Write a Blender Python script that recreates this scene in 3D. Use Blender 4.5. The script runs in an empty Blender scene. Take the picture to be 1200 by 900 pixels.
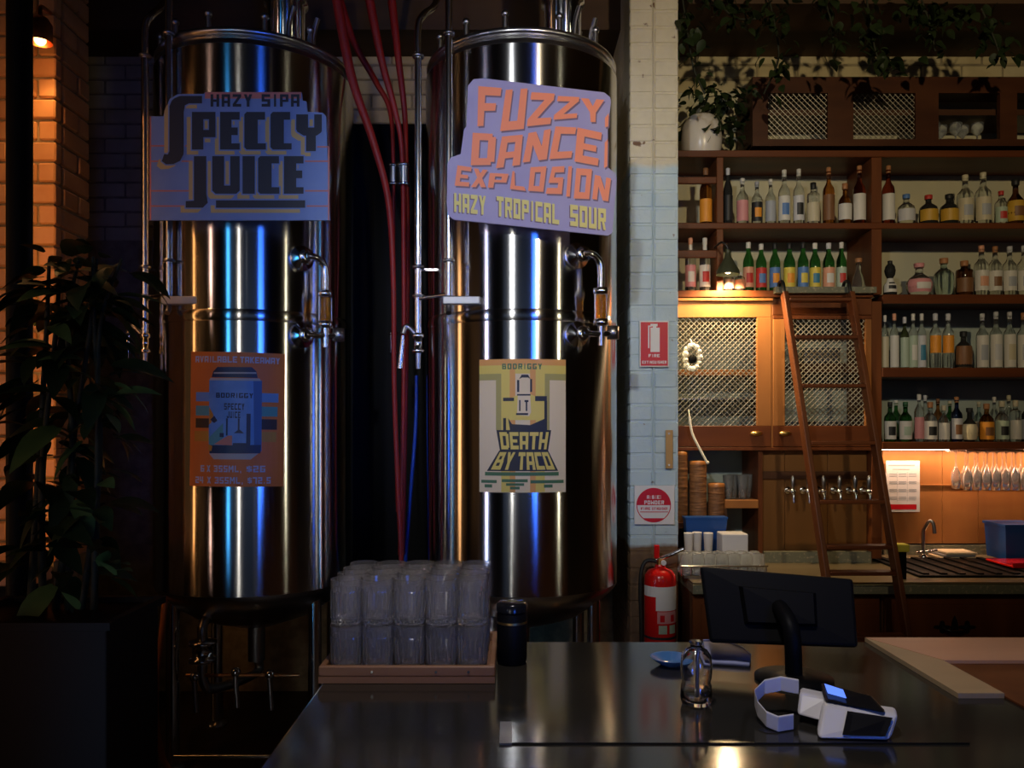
import bpy, math, random
from mathutils import Vector, Matrix
R_ = random.Random(7)
S = bpy.context.scene
COL = S.collection
PI = math.pi
# ------------------------------------------------------------------ camera
F, ZC = 950.0, 1.55
cd = bpy.data.cameras.new('camera'); cam = bpy.data.objects.new('camera', cd); COL.objects.link(cam)
cam.location = (0, 0, ZC); cam.rotation_euler = (PI/2, 0, 0)
cd.sensor_width = 36; cd.lens = 36*F/1200; cd.shift_y = 50/1200; cd.clip_start = .02
S.camera = cam
def X(px, d): return (px-600)*d/F
def Z(py, d): return ZC-(py-500)*d/F
def at(px, py, d): return Vector((X(px, d), d, Z(py, d)))
# ------------------------------------------------------------------ world, lights, exposure
w = bpy.data.worlds.new('world'); S.world = w; w.use_nodes = True
w.node_tree.nodes['Background'].inputs[0].default_value = (.8, .8, 1, 1)
w.node_tree.nodes['Background'].inputs[1].default_value = .001
vs = S.view_settings
vs.view_transform = 'Standard'; vs.look = 'None'; vs.exposure = 0; vs.gamma = 1; vs.use_curve_mapping = False
def light(kind, name, loc, aim, power, col, **k):
    l = bpy.data.lights.new(name, kind); o = bpy.data.objects.new(name, l); COL.objects.link(o)
    l.energy = power; l.color = col; o.location = loc
    if aim is not None:
        o.rotation_euler = (Vector(aim)-Vector(loc)).to_track_quat('-Z', 'Y').to_euler()
    for a, b in k.items(): setattr(l, a, b)
    return o
def tube_light(name, loc, aim, power, col, wd, ht, spread=180):
    return light('AREA', name, loc, aim, power, col, shape='RECTANGLE', size=wd, size_y=ht, spread=math.radians(spread))
# pendants over the drinkers' side of the bar, coloured LED battens and street windows on the far side of the room, plus added fills
light('SPOT', 'spot_light_cream', (1.3, -.1, 3.4), (1.6, 4.4, 3.1), 195, (1, .80, .48), spot_size=1.30, spot_blend=1.0, shadow_soft_size=.06)
light('SPOT', 'spot_light_white', (-.7, -.1, 3.3), (.45, 4.0, 2.1), 150, (.9, .94, 1), spot_size=.75, spot_blend=.8, shadow_soft_size=.06)
light('SPOT', 'bar_fill_light', (.05, .9, 2.9), (.15, 1.45, 1.0), 48, (1, .92, .9), spot_size=1.2, spot_blend=.6, shadow_soft_size=.08)  # added fill from above, brightens the things on the bar
tube_light('led_batten_cyan', (-1.62, 1.75, 1.8), (-.68, 3.5, 1.8), 1.0, (.06, .42, 1), .12, 3.2, 56)
tube_light('led_wall_blue', (2.0, -4, 2.1), (-.45, 3.9, 2.0), 3.6, (.03, .15, 1), .8, 3.8, 23)
tube_light('street_window_white', (-1.36, -3.4, 2.2), (-.4, 3.9, 1.9), 1.2, (1, .95, .85), .22, 3.6, 34)
tube_light('street_window_pink', (-4.7, -1.8, 2.0), (-.5, 3.9, 1.9), 1.3, (1, .60, .46), .26, 3.4, 32)
tube_light('street_window_cream', (4.3, -.9, 2.0), (-.2, 3.9, 1.9), .9, (1, .9, .62), .14, 3.4, 30)
tube_light('street_window_wide', (0, -5.5, 2.0), (0, 4, 1.9), 7, (.40, .58, 1), 7, 3.2)
tube_light('left_warm_fill', (-5.6, 1.2, 1.8), (-1.3, 3.0, 1.8), 1.8, (1, .48, .18), 4, 3)  # added broad warm source, gives the tanks' left flanks a brown reflection
tube_light('street_window_amber', (-4.6, 2.55, 1.8), (-1.5, 3.6, 1.8), 1.0, (1, .50, .2), .3, 3.2, 50)

# ------------------------------------------------------------------ helpers
def nrm(v): v = Vector(v); return v.normalized() if v.length else Vector((0, 0, 1))
class MB:
    def __init__(s): s.v = []; s.f = []; s.sm = []
    def add(s, vs_, fs, smooth=False):
        n = len(s.v); s.v += [Vector(p) for p in vs_]
        s.f += [tuple(i+n for i in f) for f in fs]; s.sm += [smooth]*len(fs); return s
    def box(s, x0, x1, y0, y1, z0, z1, b=0.0):
        if b <= 0:
            return s.add([(x, y, z) for z in (z0, z1) for y in (y0, y1) for x in (x0, x1)],
                     [(0, 2, 3, 1), (4, 5, 7, 6), (0, 1, 5, 4), (2, 6, 7, 3), (0, 4, 6, 2), (1, 3, 7, 5)])
        b = min(b, (x1-x0)*.45, (y1-y0)*.45, (z1-z0)*.45)
        def ring(i, z): return [(x0+i+0, y0+b, z), (x0+b, y0+i, z), (x1-b, y0+i, z), (x1-i, y0+b, z), (x1-i, y1-b, z), (x1-b, y1-i, z), (x0+b, y1-i, z), (x0+i, y1-b, z)] if i == 0 else \
            [(x0+b, y0+b, z), (x0+b, y0+b, z), (x1-b, y0+b, z), (x1-b, y0+b, z), (x1-b, y1-b, z), (x1-b, y1-b, z), (x0+b, y1-b, z), (x0+b, y1-b, z)]
        c = b*.98
        def rr(e, z): return [(x0+e, y0+b, z), (x0+b, y0+e, z), (x1-b, y0+e, z), (x1-e, y0+b, z), (x1-e, y1-b, z), (x1-b, y1-e, z), (x0+b, y1-e, z), (x0+e, y1-b, z)]
        V = rr(c, z0)+rr(0, z0+b)+rr(0, z1-b)+rr(c, z1)
        fs = [tuple(range(7, -1, -1)), tuple(range(24, 32))]
        for k in range(3):
            for i in range(8): j = (i+1) % 8; fs.append((k*8+i, k*8+j, k*8+8+j, k*8+8+i))
        return s.add(V, fs)
    def loft(s, rings, cap=True, smooth=True, closed=True):
        n = len(rings[0]); V = [p for r in rings for p in r]; fs = []
        for k in range(len(rings)-1):
            for i in range(n if closed else n-1):
                j = (i+1) % n; fs.append((k*n+i, k*n+j, k*n+n+j, k*n+n+i))
        s.add(V, fs, smooth)
        if cap:
            s.add(rings[0], [tuple(range(n-1, -1, -1))]); s.add(rings[-1], [tuple(range(n))])
        return s
    def lathe(s, prof, c=(0, 0, 0), n=24, axis=(0, 0, 1), cap=True, smooth=True, a0=0, a1=2*PI):
        ax = nrm(axis); u = nrm(ax.orthogonal()) if abs(ax.z) < .99 else Vector((1, 0, 0)); v = ax.cross(u); c = Vector(c)
        full = abs(a1-a0-2*PI) < 1e-6; m = n if full else n+1
        rings = [[c+ax*z+(u*math.cos(a0+(a1-a0)*i/n)+v*math.sin(a0+(a1-a0)*i/n))*r for i in range(m)] for r, z in prof]
        return s.loft(rings, cap and full, smooth, full)
    def cyl(s, p0, p1, r0, r1=None, n=14, cap=True, smooth=True):
        r1 = r0 if r1 is None else r1; p0, p1 = Vector(p0), Vector(p1)
        return s.lathe([(r0, 0), (r1, (p1-p0).length)], p0, n, p1-p0, cap, smooth)
    def tube(s, pts, r, n=10, sub=0, cap=True):
        P = [Vector(p) for p in pts]
        if sub:
            Q = []
            for i in range(len(P)-1):
                a, b, c, d = P[max(i-1, 0)], P[i], P[i+1], P[min(i+2, len(P)-1)]
                for k in range(sub):
                    t = k/sub; Q.append(.5*((2*b)+(c-a)*t+(2*a-5*b+4*c-d)*t*t+(3*b-a-3*c+d)*t**3))
            P = Q+[P[-1]]
        rings = []; u = None
        for i, p in enumerate(P):
            t = nrm(P[min(i+1, len(P)-1)]-P[max(i-1, 0)])
            u = nrm(t.orthogonal()) if u is None else nrm(u-t*u.dot(t)); v = t.cross(u)
            rr = r(i/(len(P)-1)) if callable(r) else r
            rings.append([p+(u*math.cos(2*PI*k/n)+v*math.sin(2*PI*k/n))*rr for k in range(n)])
        return s.loft(rings, cap)
    def prism(s, pts, o, u, v, d):
        """polygon pts (2D) in frame o,u,v extruded by vector d (towards the front)"""
        o, u, v, d = Vector(o), Vector(u), Vector(v), Vector(d)
        A = [o+u*a+v*b for a, b in pts]; B = [p+d for p in A]; n = len(pts)
        s.add(A+B, [tuple(range(n-1, -1, -1)), tuple(range(n, 2*n))]+[(i, (i+1) % n, n+(i+1) % n, n+i) for i in range(n)])
        return s
    def sphere(s, c, r, n=14, m=8, sc=(1, 1, 1)):
        c = Vector(c)
        rings = []
        for k in range(m+1):
            a = -PI/2+PI*k/m; rk = max(math.cos(a), .02)*r
            rings.append([c+Vector((math.cos(2*PI*i/n)*rk*sc[0], math.sin(2*PI*i/n)*rk*sc[1], math.sin(a)*r*sc[2])) for i in range(n)])
        return s.loft(rings)
    def build(s, name, mat, parent=None, local=False, group=None):
        off = Vector((0, 0, 0)); p = parent
        while p is not None and not local: off += p.location; p = p.parent
        me = bpy.data.meshes.new(name); me.from_pydata([v-off for v in s.v], [], s.f); me.update()
        for pl, q in zip(me.polygons, s.sm): pl.use_smooth = q
        me.materials.append(mat if not isinstance(mat, str) else M[mat])
        o = bpy.data.objects.new(name, me); COL.objects.link(o); o.parent = parent
        return o
def tag(o, label=None, cat=None, group=None, kind=None):
    if label: o['label'] = label
    if cat: o['category'] = cat
    if group: o['group'] = group
    if kind: o['kind'] = kind
    return o
def thing(name, loc, label, cat, group=None):
    o = bpy.data.objects.new(name, None); COL.objects.link(o); o.location = loc; o.empty_display_size = .05
    return tag(o, label, cat, group)
def copy_tree(o, loc=None, rz=None, label=None, parent=None):
    c = o.copy(); COL.objects.link(c); c.parent = parent
    if loc is not None: c.location = loc
    if rz is not None: c.rotation_euler = (0, 0, rz)
    if label: c['label'] = label
    for ch in list(o.children): copy_tree(ch, parent=c)
    return c
def mod_bevel(o, wd=.004, seg=2):
    m = o.modifiers.new('bevel', 'BEVEL'); m.width = wd; m.segments = seg; m.limit_method = 'ANGLE'; m.angle_limit = .7
    return o
def solid(o, t):
    m = o.modifiers.new('solid', 'SOLIDIFY'); m.thickness = t; m.offset = 1; return o

# ------------------------------------------------------------------ materials
M = {}
def mat(name, col, rough=.5, metal=0, trans=0, spec=.5, ior=1.45, emit=None, est=0, alt=None, scale=6, stretch=(1, 1, 1), bump=0, aniso=0, detail=4, lo=.35, hi=.65, coat=0, dist=.0):
    m = bpy.data.materials.new(name); m.use_nodes = True; nt = m.node_tree; b = nt.nodes['Principled BSDF']
    b.inputs['Base Color'].default_value = (*col, 1); b.inputs['Roughness'].default_value = rough
    b.inputs['Metallic'].default_value = metal; b.inputs['Transmission Weight'].default_value = trans
    b.inputs['Specular IOR Level'].default_value = spec; b.inputs['IOR'].default_value = ior
    b.inputs['Coat Weight'].default_value = coat
    if emit: b.inputs['Emission Color'].default_value = (*emit, 1); b.inputs['Emission Strength'].default_value = est
    if alt or bump:
        tc = nt.nodes.new('ShaderNodeTexCoord'); mp = nt.nodes.new('ShaderNodeMapping'); mp.inputs['Scale'].default_value = stretch
        nz = nt.nodes.new('ShaderNodeTexNoise'); nz.inputs['Scale'].default_value = scale; nz.inputs['Detail'].default_value = detail
        nz.inputs['Distortion'].default_value = dist
        geo = nt.nodes.new('ShaderNodeNewGeometry')
        nt.links.new(geo.outputs['Position'], mp.inputs[0]); nt.links.new(mp.outputs[0], nz.inputs[0])
        if alt:
            cr = nt.nodes.new('ShaderNodeValToRGB'); cr.color_ramp.elements[0].position = lo; cr.color_ramp.elements[1].position = hi
            cr.color_ramp.elements[0].color = (*col, 1); cr.color_ramp.elements[1].color = (*alt, 1)
            nt.links.new(nz.outputs['Fac'], cr.inputs[0]); nt.links.new(cr.outputs[0], b.inputs['Base Color'])
        if bump:
            bp = nt.nodes.new('ShaderNodeBump'); bp.inputs['Strength'].default_value = bump; bp.inputs['Distance'].default_value = .01
            nt.links.new(nz.outputs['Fac'], bp.inputs['Height']); nt.links.new(bp.outputs[0], b.inputs['Normal'])
    if aniso:
        b.inputs['Anisotropic'].default_value = aniso; b.inputs['Anisotropic Rotation'].default_value = .25
        tg = nt.nodes.new('ShaderNodeTangent'); tg.direction_type = 'RADIAL'; tg.axis = 'Z'; nt.links.new(tg.outputs[0], b.inputs['Tangent'])
    M[name] = m; return m
mat('steel', (.62, .61, .60), .18, 1, aniso=1.0)
mat('steel_cap', (.55, .54, .53), .28, 1)
mat('chrome', (.72, .71, .70), .16, 1)
mat('chrome_dull', (.42, .41, .40), .3, 1)
mat('bracket_steel', (.40, .40, .40), .45, .7)
mat('dark_metal', (.05, .05, .05), .4, .8)
mat('black', (.005, .005, .0055), .5, spec=.12)
mat('black_gloss', (.01, .01, .011), .18)
mat('gold_brass', (.75, .48, .16), .3, 1)
mat('brass_aged', (.50, .29, .09), .45, .2)
mat('copper', (.8, .36, .14), .32, 1)
mat('wood', (.11, .030, .009), .45, spec=.3, alt=(.17, .052, .015), scale=9, stretch=(1, 1, .12), bump=.05)
mat('wood_h', (.10, .026, .008), .45, alt=(.16, .044, .012), scale=9, stretch=(.12, 1, 1), bump=.05, spec=.3)
mat('wood_dark', (.06, .022, .010), .42, alt=(.10, .04, .016), scale=9, stretch=(.15, 1, 1), bump=.05)
mat('wood_panel', (.30, .115, .032), .35, alt=(.40, .16, .045), scale=5, stretch=(1, 1, .15), bump=.03)
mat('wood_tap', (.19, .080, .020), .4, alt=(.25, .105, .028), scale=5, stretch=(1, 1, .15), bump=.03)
mat('wood_pale', (.62, .33, .20), .35, alt=(.70, .40, .25), scale=9, stretch=(.15, 1, 1))
mat('wood_crate', (.20, .09, .04), .5, alt=(.28, .13, .06), scale=14, stretch=(.15, 1, 1), bump=.1)
mat('wood_cabinet', (.055, .016, .006), .5, alt=(.085, .027, .009), scale=9, stretch=(.3, 1, 1), bump=.05, spec=.3)
mat('beam_wood', (.05, .026, .012), .7, alt=(.09, .045, .018), scale=5, stretch=(.1, 1, 1), bump=.2)
mat('floor_dark', (.03, .022, .018), .5, alt=(.045, .03, .022), scale=3)
mat('plaster_dark', (.10, .075, .05), .8, alt=(.15, .11, .07), scale=2)
mat('mortar', (.36, .30, .18), .9, alt=(.22, .18, .11), scale=18, bump=.3)
mat('brick_cream', (.60, .50, .28), .75, alt=(.44, .35, .19), scale=7, bump=.35, lo=.4, hi=.75)
mat('brick_cream_b', (.52, .44, .26), .75, alt=(.66, .56, .34), scale=5, bump=.35)
mat('brick_gloss', (.50, .25, .10), .30, alt=(.58, .32, .14), scale=9, bump=.15)
mat('shelf_wall', (.62, .56, .36), .8, alt=(.52, .50, .36), scale=3, bump=.1)
mat('shelf_wall_low', (.42, .48, .42), .8, alt=(.34, .40, .37), scale=3, bump=.1)
# painted column: cream above, pale blue below, bare brick at the foot, flakes everywhere
def column_mat(name, seed):
    m = bpy.data.materials.new(name); m.use_nodes = True; nt = m.node_tree; b = nt.nodes['Principled BSDF']; N = nt.nodes.new; L = nt.links.new
    geo = N('ShaderNodeNewGeometry'); sep = N('ShaderNodeSeparateXYZ'); L(geo.outputs['Position'], sep.inputs[0])
    nz = N('ShaderNodeTexNoise'); nz.inputs['Scale'].default_value = 9; nz.inputs['Detail'].default_value = 6; L(geo.outputs['Position'], nz.inputs[0])
    def step(z, wd=.03, wob=.10):
        a = N('ShaderNodeMath'); a.operation = 'MULTIPLY_ADD'; L(nz.outputs['Fac'], a.inputs[0]); a.inputs[1].default_value = wob; L(sep.outputs['Z'], a.inputs[2])
        r = N('ShaderNodeMapRange'); r.inputs['From Min'].default_value = z+wob/2-wd; r.inputs['From Max'].default_value = z+wob/2+wd; L(a.outputs[0], r.inputs[0]); return r.outputs[0]
    def mix(f, c0, c1):
        x = N('ShaderNodeMix'); x.data_type = 'RGBA'; L(f, x.inputs[0])
        for i, c in ((6, c0), (7, c1)):
            if isinstance(c, tuple): x.inputs[i].default_value = (*c, 1)
            else: L(c, x.inputs[i])
        return x.outputs[2]
    n2 = N('ShaderNodeTexNoise'); n2.inputs['Scale'].default_value = 26; n2.inputs['Detail'].default_value = 5; L(geo.outputs['Position'], n2.inputs[0])
    cream = mix(n2.outputs['Fac'], (.74, .68, .52), (.60, .54, .40)); blue = mix(nz.outputs['Fac'], (.40, .56, .68), (.62, .72, .74))
    bare = mix(n2.outputs['Fac'], (.10, .055, .03), (.24, .14, .07))
    c = mix(step(.955, .01, .05), bare, blue); c = mix(step(2.85, .015, .05), c, cream)
    fl = N('ShaderNodeMapRange'); fl.inputs['From Min'].default_value = .69; fl.inputs['From Max'].default_value = .73; n3 = N('ShaderNodeTexNoise'); n3.inputs['Scale'].default_value = 15; n3.inputs['Detail'].default_value = 7
    L(geo.outputs['Position'], n3.inputs[0]); L(n3.outputs['Fac'], fl.inputs[0])
    c = mix(fl.outputs[0], c, (.16, .08, .045))
    L(c, b.inputs['Base Color']); b.inputs['Roughness'].default_value = .6
    bp = N('ShaderNodeBump'); bp.inputs['Strength'].default_value = .4; bp.inputs['Distance'].default_value = .01; L(n2.outputs['Fac'], bp.inputs['Height']); L(bp.outputs[0], b.inputs['Normal'])
    M[name] = m
column_mat('column_paint', 0)
mat('red_hose', (.30, .008, .005), .5, alt=(.24, .007, .005), scale=20)
mat('blue_hose', (.01, .05, .35), .35)
mat('amber_hose', (.55, .20, .05), .35)
mat('sign_blue', (.17, .27, .55), .5, alt=(.20, .30, .57), scale=8)
mat('sign_ink', (.022, .024, .035), .5)
mat('sign_gold', (.58, .42, .16), .5)
mat('sign_pink', (.60, .20, .16), .5)
mat('sign_lav', (.31, .28, .50), .5, alt=(.34, .31, .52), scale=8)
mat('sign_orange', (.85, .25, .12), .5)
mat('sign_yellow', (.68, .60, .18), .5)
mat('sign_shadow', (.16, .10, .16), .5)
mat('poster_orange', (.75, .19, .03), .45)
mat('poster_pale', (.55, .52, .66), .5)
mat('can_blue', (.12, .30, .68), .4, alt=(.16, .36, .74), scale=20)
mat('can_navy', (.02, .03, .08), .4)
mat('can_side', (.06, .14, .38), .4)
mat('can_silver', (.50, .46, .42), .4)
mat('teal', (.10, .34, .36), .45)
mat('stripe_blue', (.15, .33, .68), .45)
mat('stripe_brown', (.05, .025, .015), .45)
mat('stripe_ochre', (.60, .27, .03), .45)
mat('salmon', (.60, .24, .17), .45)
mat('paper_cream', (.78, .64, .42), .5)
mat('paper_white', (.80, .76, .76), .5)
mat('poster_yellow', (.74, .58, .13), .5)
mat('poster_olive', (.42, .36, .12), .5)
mat('poster_tan', (.75, .36, .10), .5)
mat('poster_green', (.07, .17, .08), .5)
mat('sign_red', (.62, .008, .016), .4)
mat('sign_white', (.82, .80, .78), .45)
mat('ext_red', (.70, .012, .010), .22, coat=.5)
mat('rubber', (.02, .02, .02), .6)
mat('glass', (.96, .97, 1), .03, trans=1, ior=1.45)
mat('glass_thin', (.9, .93, .95), .05, trans=.86, ior=1.35)
mat('glass_rack', (.96, .94, .92), .03, trans=.93, ior=1.45)
mat('amber_liquid', (.75, .30, .02), .08, trans=.75, ior=1.36)
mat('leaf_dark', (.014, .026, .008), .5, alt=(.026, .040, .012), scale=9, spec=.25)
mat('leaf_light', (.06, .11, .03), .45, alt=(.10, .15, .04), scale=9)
mat('stem', (.02, .022, .01), .7)
mat('ceramic', (.72, .66, .58), .25)
mat('terrazzo', (.20, .20, .14), .3, alt=(.42, .36, .24), scale=60, lo=.55, hi=.7)
mat('counter_dark', (.15, .115, .065), .3, alt=(.20, .15, .085), scale=8, stretch=(.2, 1, 1))
mat('counter_wood', (.42, .30, .17), .35, alt=(.50, .36, .2), scale=8, stretch=(.2, 1, 1))
mat('bar_top', (.018, .017, .015), .12, alt=(.03, .026, .02), scale=4, stretch=(.4, 1, 1), lo=.35, hi=.7)
mat('plastic_white', (.72, .70, .72), .35)
mat('plastic_grey', (.30, .30, .32), .4)
mat('plastic_blue', (.01, .07, .30), .4)
mat('cloth_blue', (.44, .47, .76), .7)
mat('dish_blue', (.10, .30, .72), .15, trans=.3)
mat('sponge', (.60, .52, .06), .8)
mat('wicker', (.16, .065, .025), .6, alt=(.30, .13, .05), scale=30, stretch=(.4, .4, 3), bump=.5)
mat('shade_green', (.05, .055, .03), .35)
mat('bulb_warm', (1, .8, .5), .5, emit=(1, .78, .46), est=18)
mat('bulb_amber', (1, .5, .2), .5, emit=(1, .45, .14), est=8)
mat('fill_strip_amber', (1, .5, .2), .5, emit=(1, .42, .12), est=3)  # glow of the added strip behind the post
mat('led_strip', (1, .9, .8), .5, emit=(1, .74, .55), est=10)
mat('screen_lit', (.02, .05, .3), .3, emit=(.12, .25, 1), est=1.2)
mat('wire', (.40, .36, .28), .45, .5)
mat('rope_white', (.75, .70, .62), .8)
mat('planter', (.02, .012, .008), .7, spec=.2)
GL = {'clear': (.88, .92, .90), 'green': (.05, .24, .06), 'amber': (.52, .20, .04), 'brown': (.14, .05, .02), 'dark': (.03, .03, .028), 'red': (.30, .05, .02), 'aqua': (.62, .78, .74), 'blue': (.03, .05, .20), 'olive': (.16, .18, .08)}
for k, c in GL.items(): mat('bottle_'+k, c, .05, trans=.97 if k not in ('dark',) else .2, ior=1.4)
LC = {'white': (.72, .69, .62), 'cream': (.62, .55, .38), 'pink': (.72, .30, .30), 'blue': (.10, .22, .50), 'red': (.55, .04, .03), 'orange': (.85, .33, .03), 'yellow': (.75, .58, .08), 'gold': (.62, .36, .04), 'grey': (.40, .42, .46), 'black': (.02, .02, .02), 'green': (.04, .14, .06), 'brown': (.22, .10, .04), 'silver': (.6, .6, .62), 'peach': (.75, .36, .22), 'teal': (.05, .22, .34), 'cork': (.45, .20, .08), 'palegreen': (.45, .55, .42)}
for k, c in LC.items(): mat('label_'+k, c, .5)

# ------------------------------------------------------------------ block lettering (flat print)
q = lambda a, b, c, d: [(a, b), (c, b), (c, d), (a, d)]
Lf, Rt, Tp, Bt, Md = q(0, 0, .32, 1), q(.68, 0, 1, 1), q(0, .78, 1, 1), q(0, 0, 1, .22), q(0, .38, 1, .58)
FONT = {
 'A': [Lf, Rt, Tp, q(0, .28, 1, .48)], 'B': [Lf, q(0, .78, .92, 1), Bt, q(0, .4, .95, .58), q(.68, 0, 1, .5), q(.62, .5, .92, 1)], 'C': [Lf, Tp, Bt],
 'D': [Lf, q(0, .78, .85, 1), q(0, 0, .85, .22), q(.68, .1, 1, .9)], 'E': [Lf, Tp, q(0, .4, .85, .58), Bt], 'F': [Lf, Tp, q(0, .38, .85, .58)],
 'G': [Lf, Tp, Bt, q(.68, 0, 1, .48), q(.5, .36, 1, .5)], 'H': [Lf, Rt, Md], 'I': [q(.28, 0, .72, 1)], 'J': [q(.62, 0, .95, 1), q(0, 0, .95, .22), q(0, 0, .3, .35)],
 'K': [Lf, [(.2, .42), (.62, 1), (1, 1), (.45, .38)], [(.2, .55), (.45, .62), (1, 0), (.64, 0)]], 'L': [Lf, Bt],
 'M': [q(0, 0, .26, 1), q(.74, 0, 1, 1), [(.1, 1), (.3, 1), (.6, .35), (.4, .35)], [(.7, 1), (.9, 1), (.6, .35), (.4, .35)]],
 'N': [q(0, 0, .3, 1), q(.7, 0, 1, 1), [(0, 1), (.34, 1), (1, 0), (.66, 0)]], 'O': [Lf, Rt, Tp, Bt], 'P': [Lf, Tp, q(.68, .4, 1, 1), q(0, .38, 1, .56)],
 'R': [Lf, Tp, q(.68, .42, 1, 1), q(0, .38, 1, .56), [(.45, .45), (.75, .45), (1, 0), (.68, 0)]],
 'S': [Tp, q(0, .4, 1, .6), Bt, q(0, .45, .32, 1), q(.68, 0, 1, .55)], 'T': [Tp, q(.33, 0, .67, 1)], 'U': [Lf, Rt, Bt],
 'V': [[(0, 1), (.32, 1), (.62, 0), (.38, 0)], [(.68, 1), (1, 1), (.62, 0), (.38, 0)]],
 'W': [q(0, 0, .26, 1), q(.74, 0, 1, 1), [(.4, .65), (.6, .65), (.3, 0), (.1, 0)], [(.4, .65), (.6, .65), (.9, 0), (.7, 0)]],
 'X': [[(0, 1), (.34, 1), (1, 0), (.66, 0)], [(.66, 1), (1, 1), (.34, 0), (0, 0)]],
 'Y': [[(0, 1), (.34, 1), (.65, .45), (.35, .4)], [(.66, 1), (1, 1), (.65, .4), (.35, .45)], q(.34, 0, .66, .5)],
 'Z': [Tp, Bt, [(.62, .8), (1, .8), (.38, .2), (0, .2)]],
 '2': [Tp, Bt, q(.68, .45, 1, 1), q(0, .4, 1, .58), q(0, 0, .32, .55)], '3': [Tp, Bt, Rt, q(.2, .4, 1, .58)], '4': [q(.6, 0, .9, 1), q(0, .3, 1, .5), q(0, .3, .3, 1)],
 '5': [Tp, Bt, q(0, .45, .32, 1), q(0, .4, 1, .58), q(.68, 0, 1, .55)], '6': [Lf, Tp, Bt, q(0, .4, 1, .58), q(.68, 0, 1, .55)], '7': [Tp, q(.62, 0, .98, 1)],
 '$': [q(0, .72, 1, .88), q(0, .42, 1, .58), q(0, .12, 1, .28), q(0, .45, .3, .85), q(.7, .15, 1, .55), q(.4, 0, .6, 1)],
 ',': [q(.3, -.15, .65, .2)], '.': [q(.3, 0, .65, .2)], ':': [q(.3, .1, .7, .3), q(.3, .6, .7, .8)], '(': [q(.4, 0, .65, 1), q(.4, .85, .9, 1), q(.4, 0, .9, .15)], ')': [q(.35, 0, .6, 1), q(.1, .85, .6, 1), q(.1, 0, .6, .15)], '!': [q(.3, .35, .7, 1), q(.3, 0, .7, .2)]}
def text_polys(txt, x0, y0, x1, y1, gap=.22, slant=0):
    """pieces for txt laid in the box, y grows upward"""
    wts = [.55 if c in 'I.,:()!' else (.5 if c == ' ' else (1.25 if c in 'MW' else 1)) for c in txt]
    tot = sum(wts)+gap*(len(txt)-1); k = (x1-x0)/tot; out = []; x = x0
    for c, wt in zip(txt, wts):
        for pc in FONT.get(c, []): out.append([(x+a*wt*k+slant*b*(y1-y0), y0+b*(y1-y0)) for a, b in pc])
        x += (wt+gap)*k
    return out
def warp_letter(c, quad):
    """quad = TL, TR, BR, BL"""
    tl, tr, br, bl = [Vector(p) for p in quad]
    return [[tuple((bl*(1-a)+br*a)*(1-b)+(tl*(1-a)+tr*a)*b) for a, b in pc] for pc in FONT[c]]
def grow(poly, g):
    """outward offset of a convex-ish polygon"""
    n = len(poly); A = sum(poly[i][0]*poly[(i+1) % n][1]-poly[(i+1) % n][0]*poly[i][1] for i in range(n)); sgn = 1 if A > 0 else -1; out = []
    for i in range(n):
        p, a, b = Vector(poly[i]), Vector(poly[i-1]), Vector(poly[(i+1) % n]); e1, e2 = nrm2(p-a), nrm2(b-p)
        n1, n2 = Vector((e1.y, -e1.x))*sgn, Vector((e2.y, -e2.x))*sgn; m = n1+n2
        m = m/max(m.dot(n1), .4); out.append(tuple(p+m*g))
    return out
def nrm2(v): return v.normalized() if v.length else Vector((1, 0))
def flat_print(name, polys, conv, mt, parent, lift):
    """print: polygons -> faces, conv maps (a,b,lift) to a world point"""
    mb = MB()
    for i, p in enumerate(polys):
        mb.add([conv(a, b, lift+(i % 9)*5e-5) for a, b in p], [tuple(range(len(p)))])
    return mb.build(name, mt, parent)
def slice_x(poly, step):
    """cut a polygon into vertical strips so that it can follow a curved surface"""
    xs = [p[0] for p in poly]; a, b = min(xs), max(xs); n = max(1, math.ceil((b-a)/step)); out = []
    def clip(P, xv, keep_gt):
        r = []
        for i in range(len(P)):
            p, s_ = P[i], P[(i+1) % len(P)]; ip, is_ = (p[0] >= xv) == keep_gt, (s_[0] >= xv) == keep_gt
            if ip: r.append(p)
            if ip != is_ and p[0] != s_[0]: t = (xv-p[0])/(s_[0]-p[0]); r.append((xv, p[1]+t*(s_[1]-p[1])))
        return r
    for k in range(n):
        P = poly
        if k > 0: P = clip(P, a+(b-a)*k/n, True)
        if k < n-1 and len(P) > 2: P = clip(P, a+(b-a)*(k+1)/n, False)
        if len(P) > 2: out.append(P)
    return out
def circle(cx, cy, r, n=28, a0=0, a1=2*PI):
    return [(cx+r*math.cos(a0+(a1-a0)*i/n), cy+r*math.sin(a0+(a1-a0)*i/n)) for i in range(n if abs(a1-a0-2*PI) < 1e-6 else n+1)]

# ------------------------------------------------------------------ the room
YW = 4.75                                                     # face of the back wall
def struct(name, mb, mt): return tag(mb.build(name, mt), kind='structure')
fl = struct('floor', MB().box(-6, 6, -8, 5, -.1, 0), 'floor_dark'); tag(fl, 'dark bar floor below the tanks')
tag(struct('ceiling', MB().box(-6, 6, -8, 5, 4.3, 4.4), 'beam_wood'), 'dark timber ceiling high above the tanks')
wb = struct('wall_back', MB().box(-6, 6, YW, 4.95, 0, 4.3), 'mortar'); tag(wb, 'cream painted brick wall behind the tanks')
tag(struct('wall_left', MB().box(-6.2, -6, -8, 5, 0, 4.3), 'plaster_dark'), 'dark wall on the left of the bar room')
tag(struct('wall_right', MB().box(6, 6.2, -8, 5, 0, 4.3), 'plaster_dark'), 'dark wall on the right of the bar room')
tag(struct('wall_front', MB().box(-6, 6, -8.2, -8, 0, 4.3), 'plaster_dark'), 'dark wall behind the drinkers')
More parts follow.
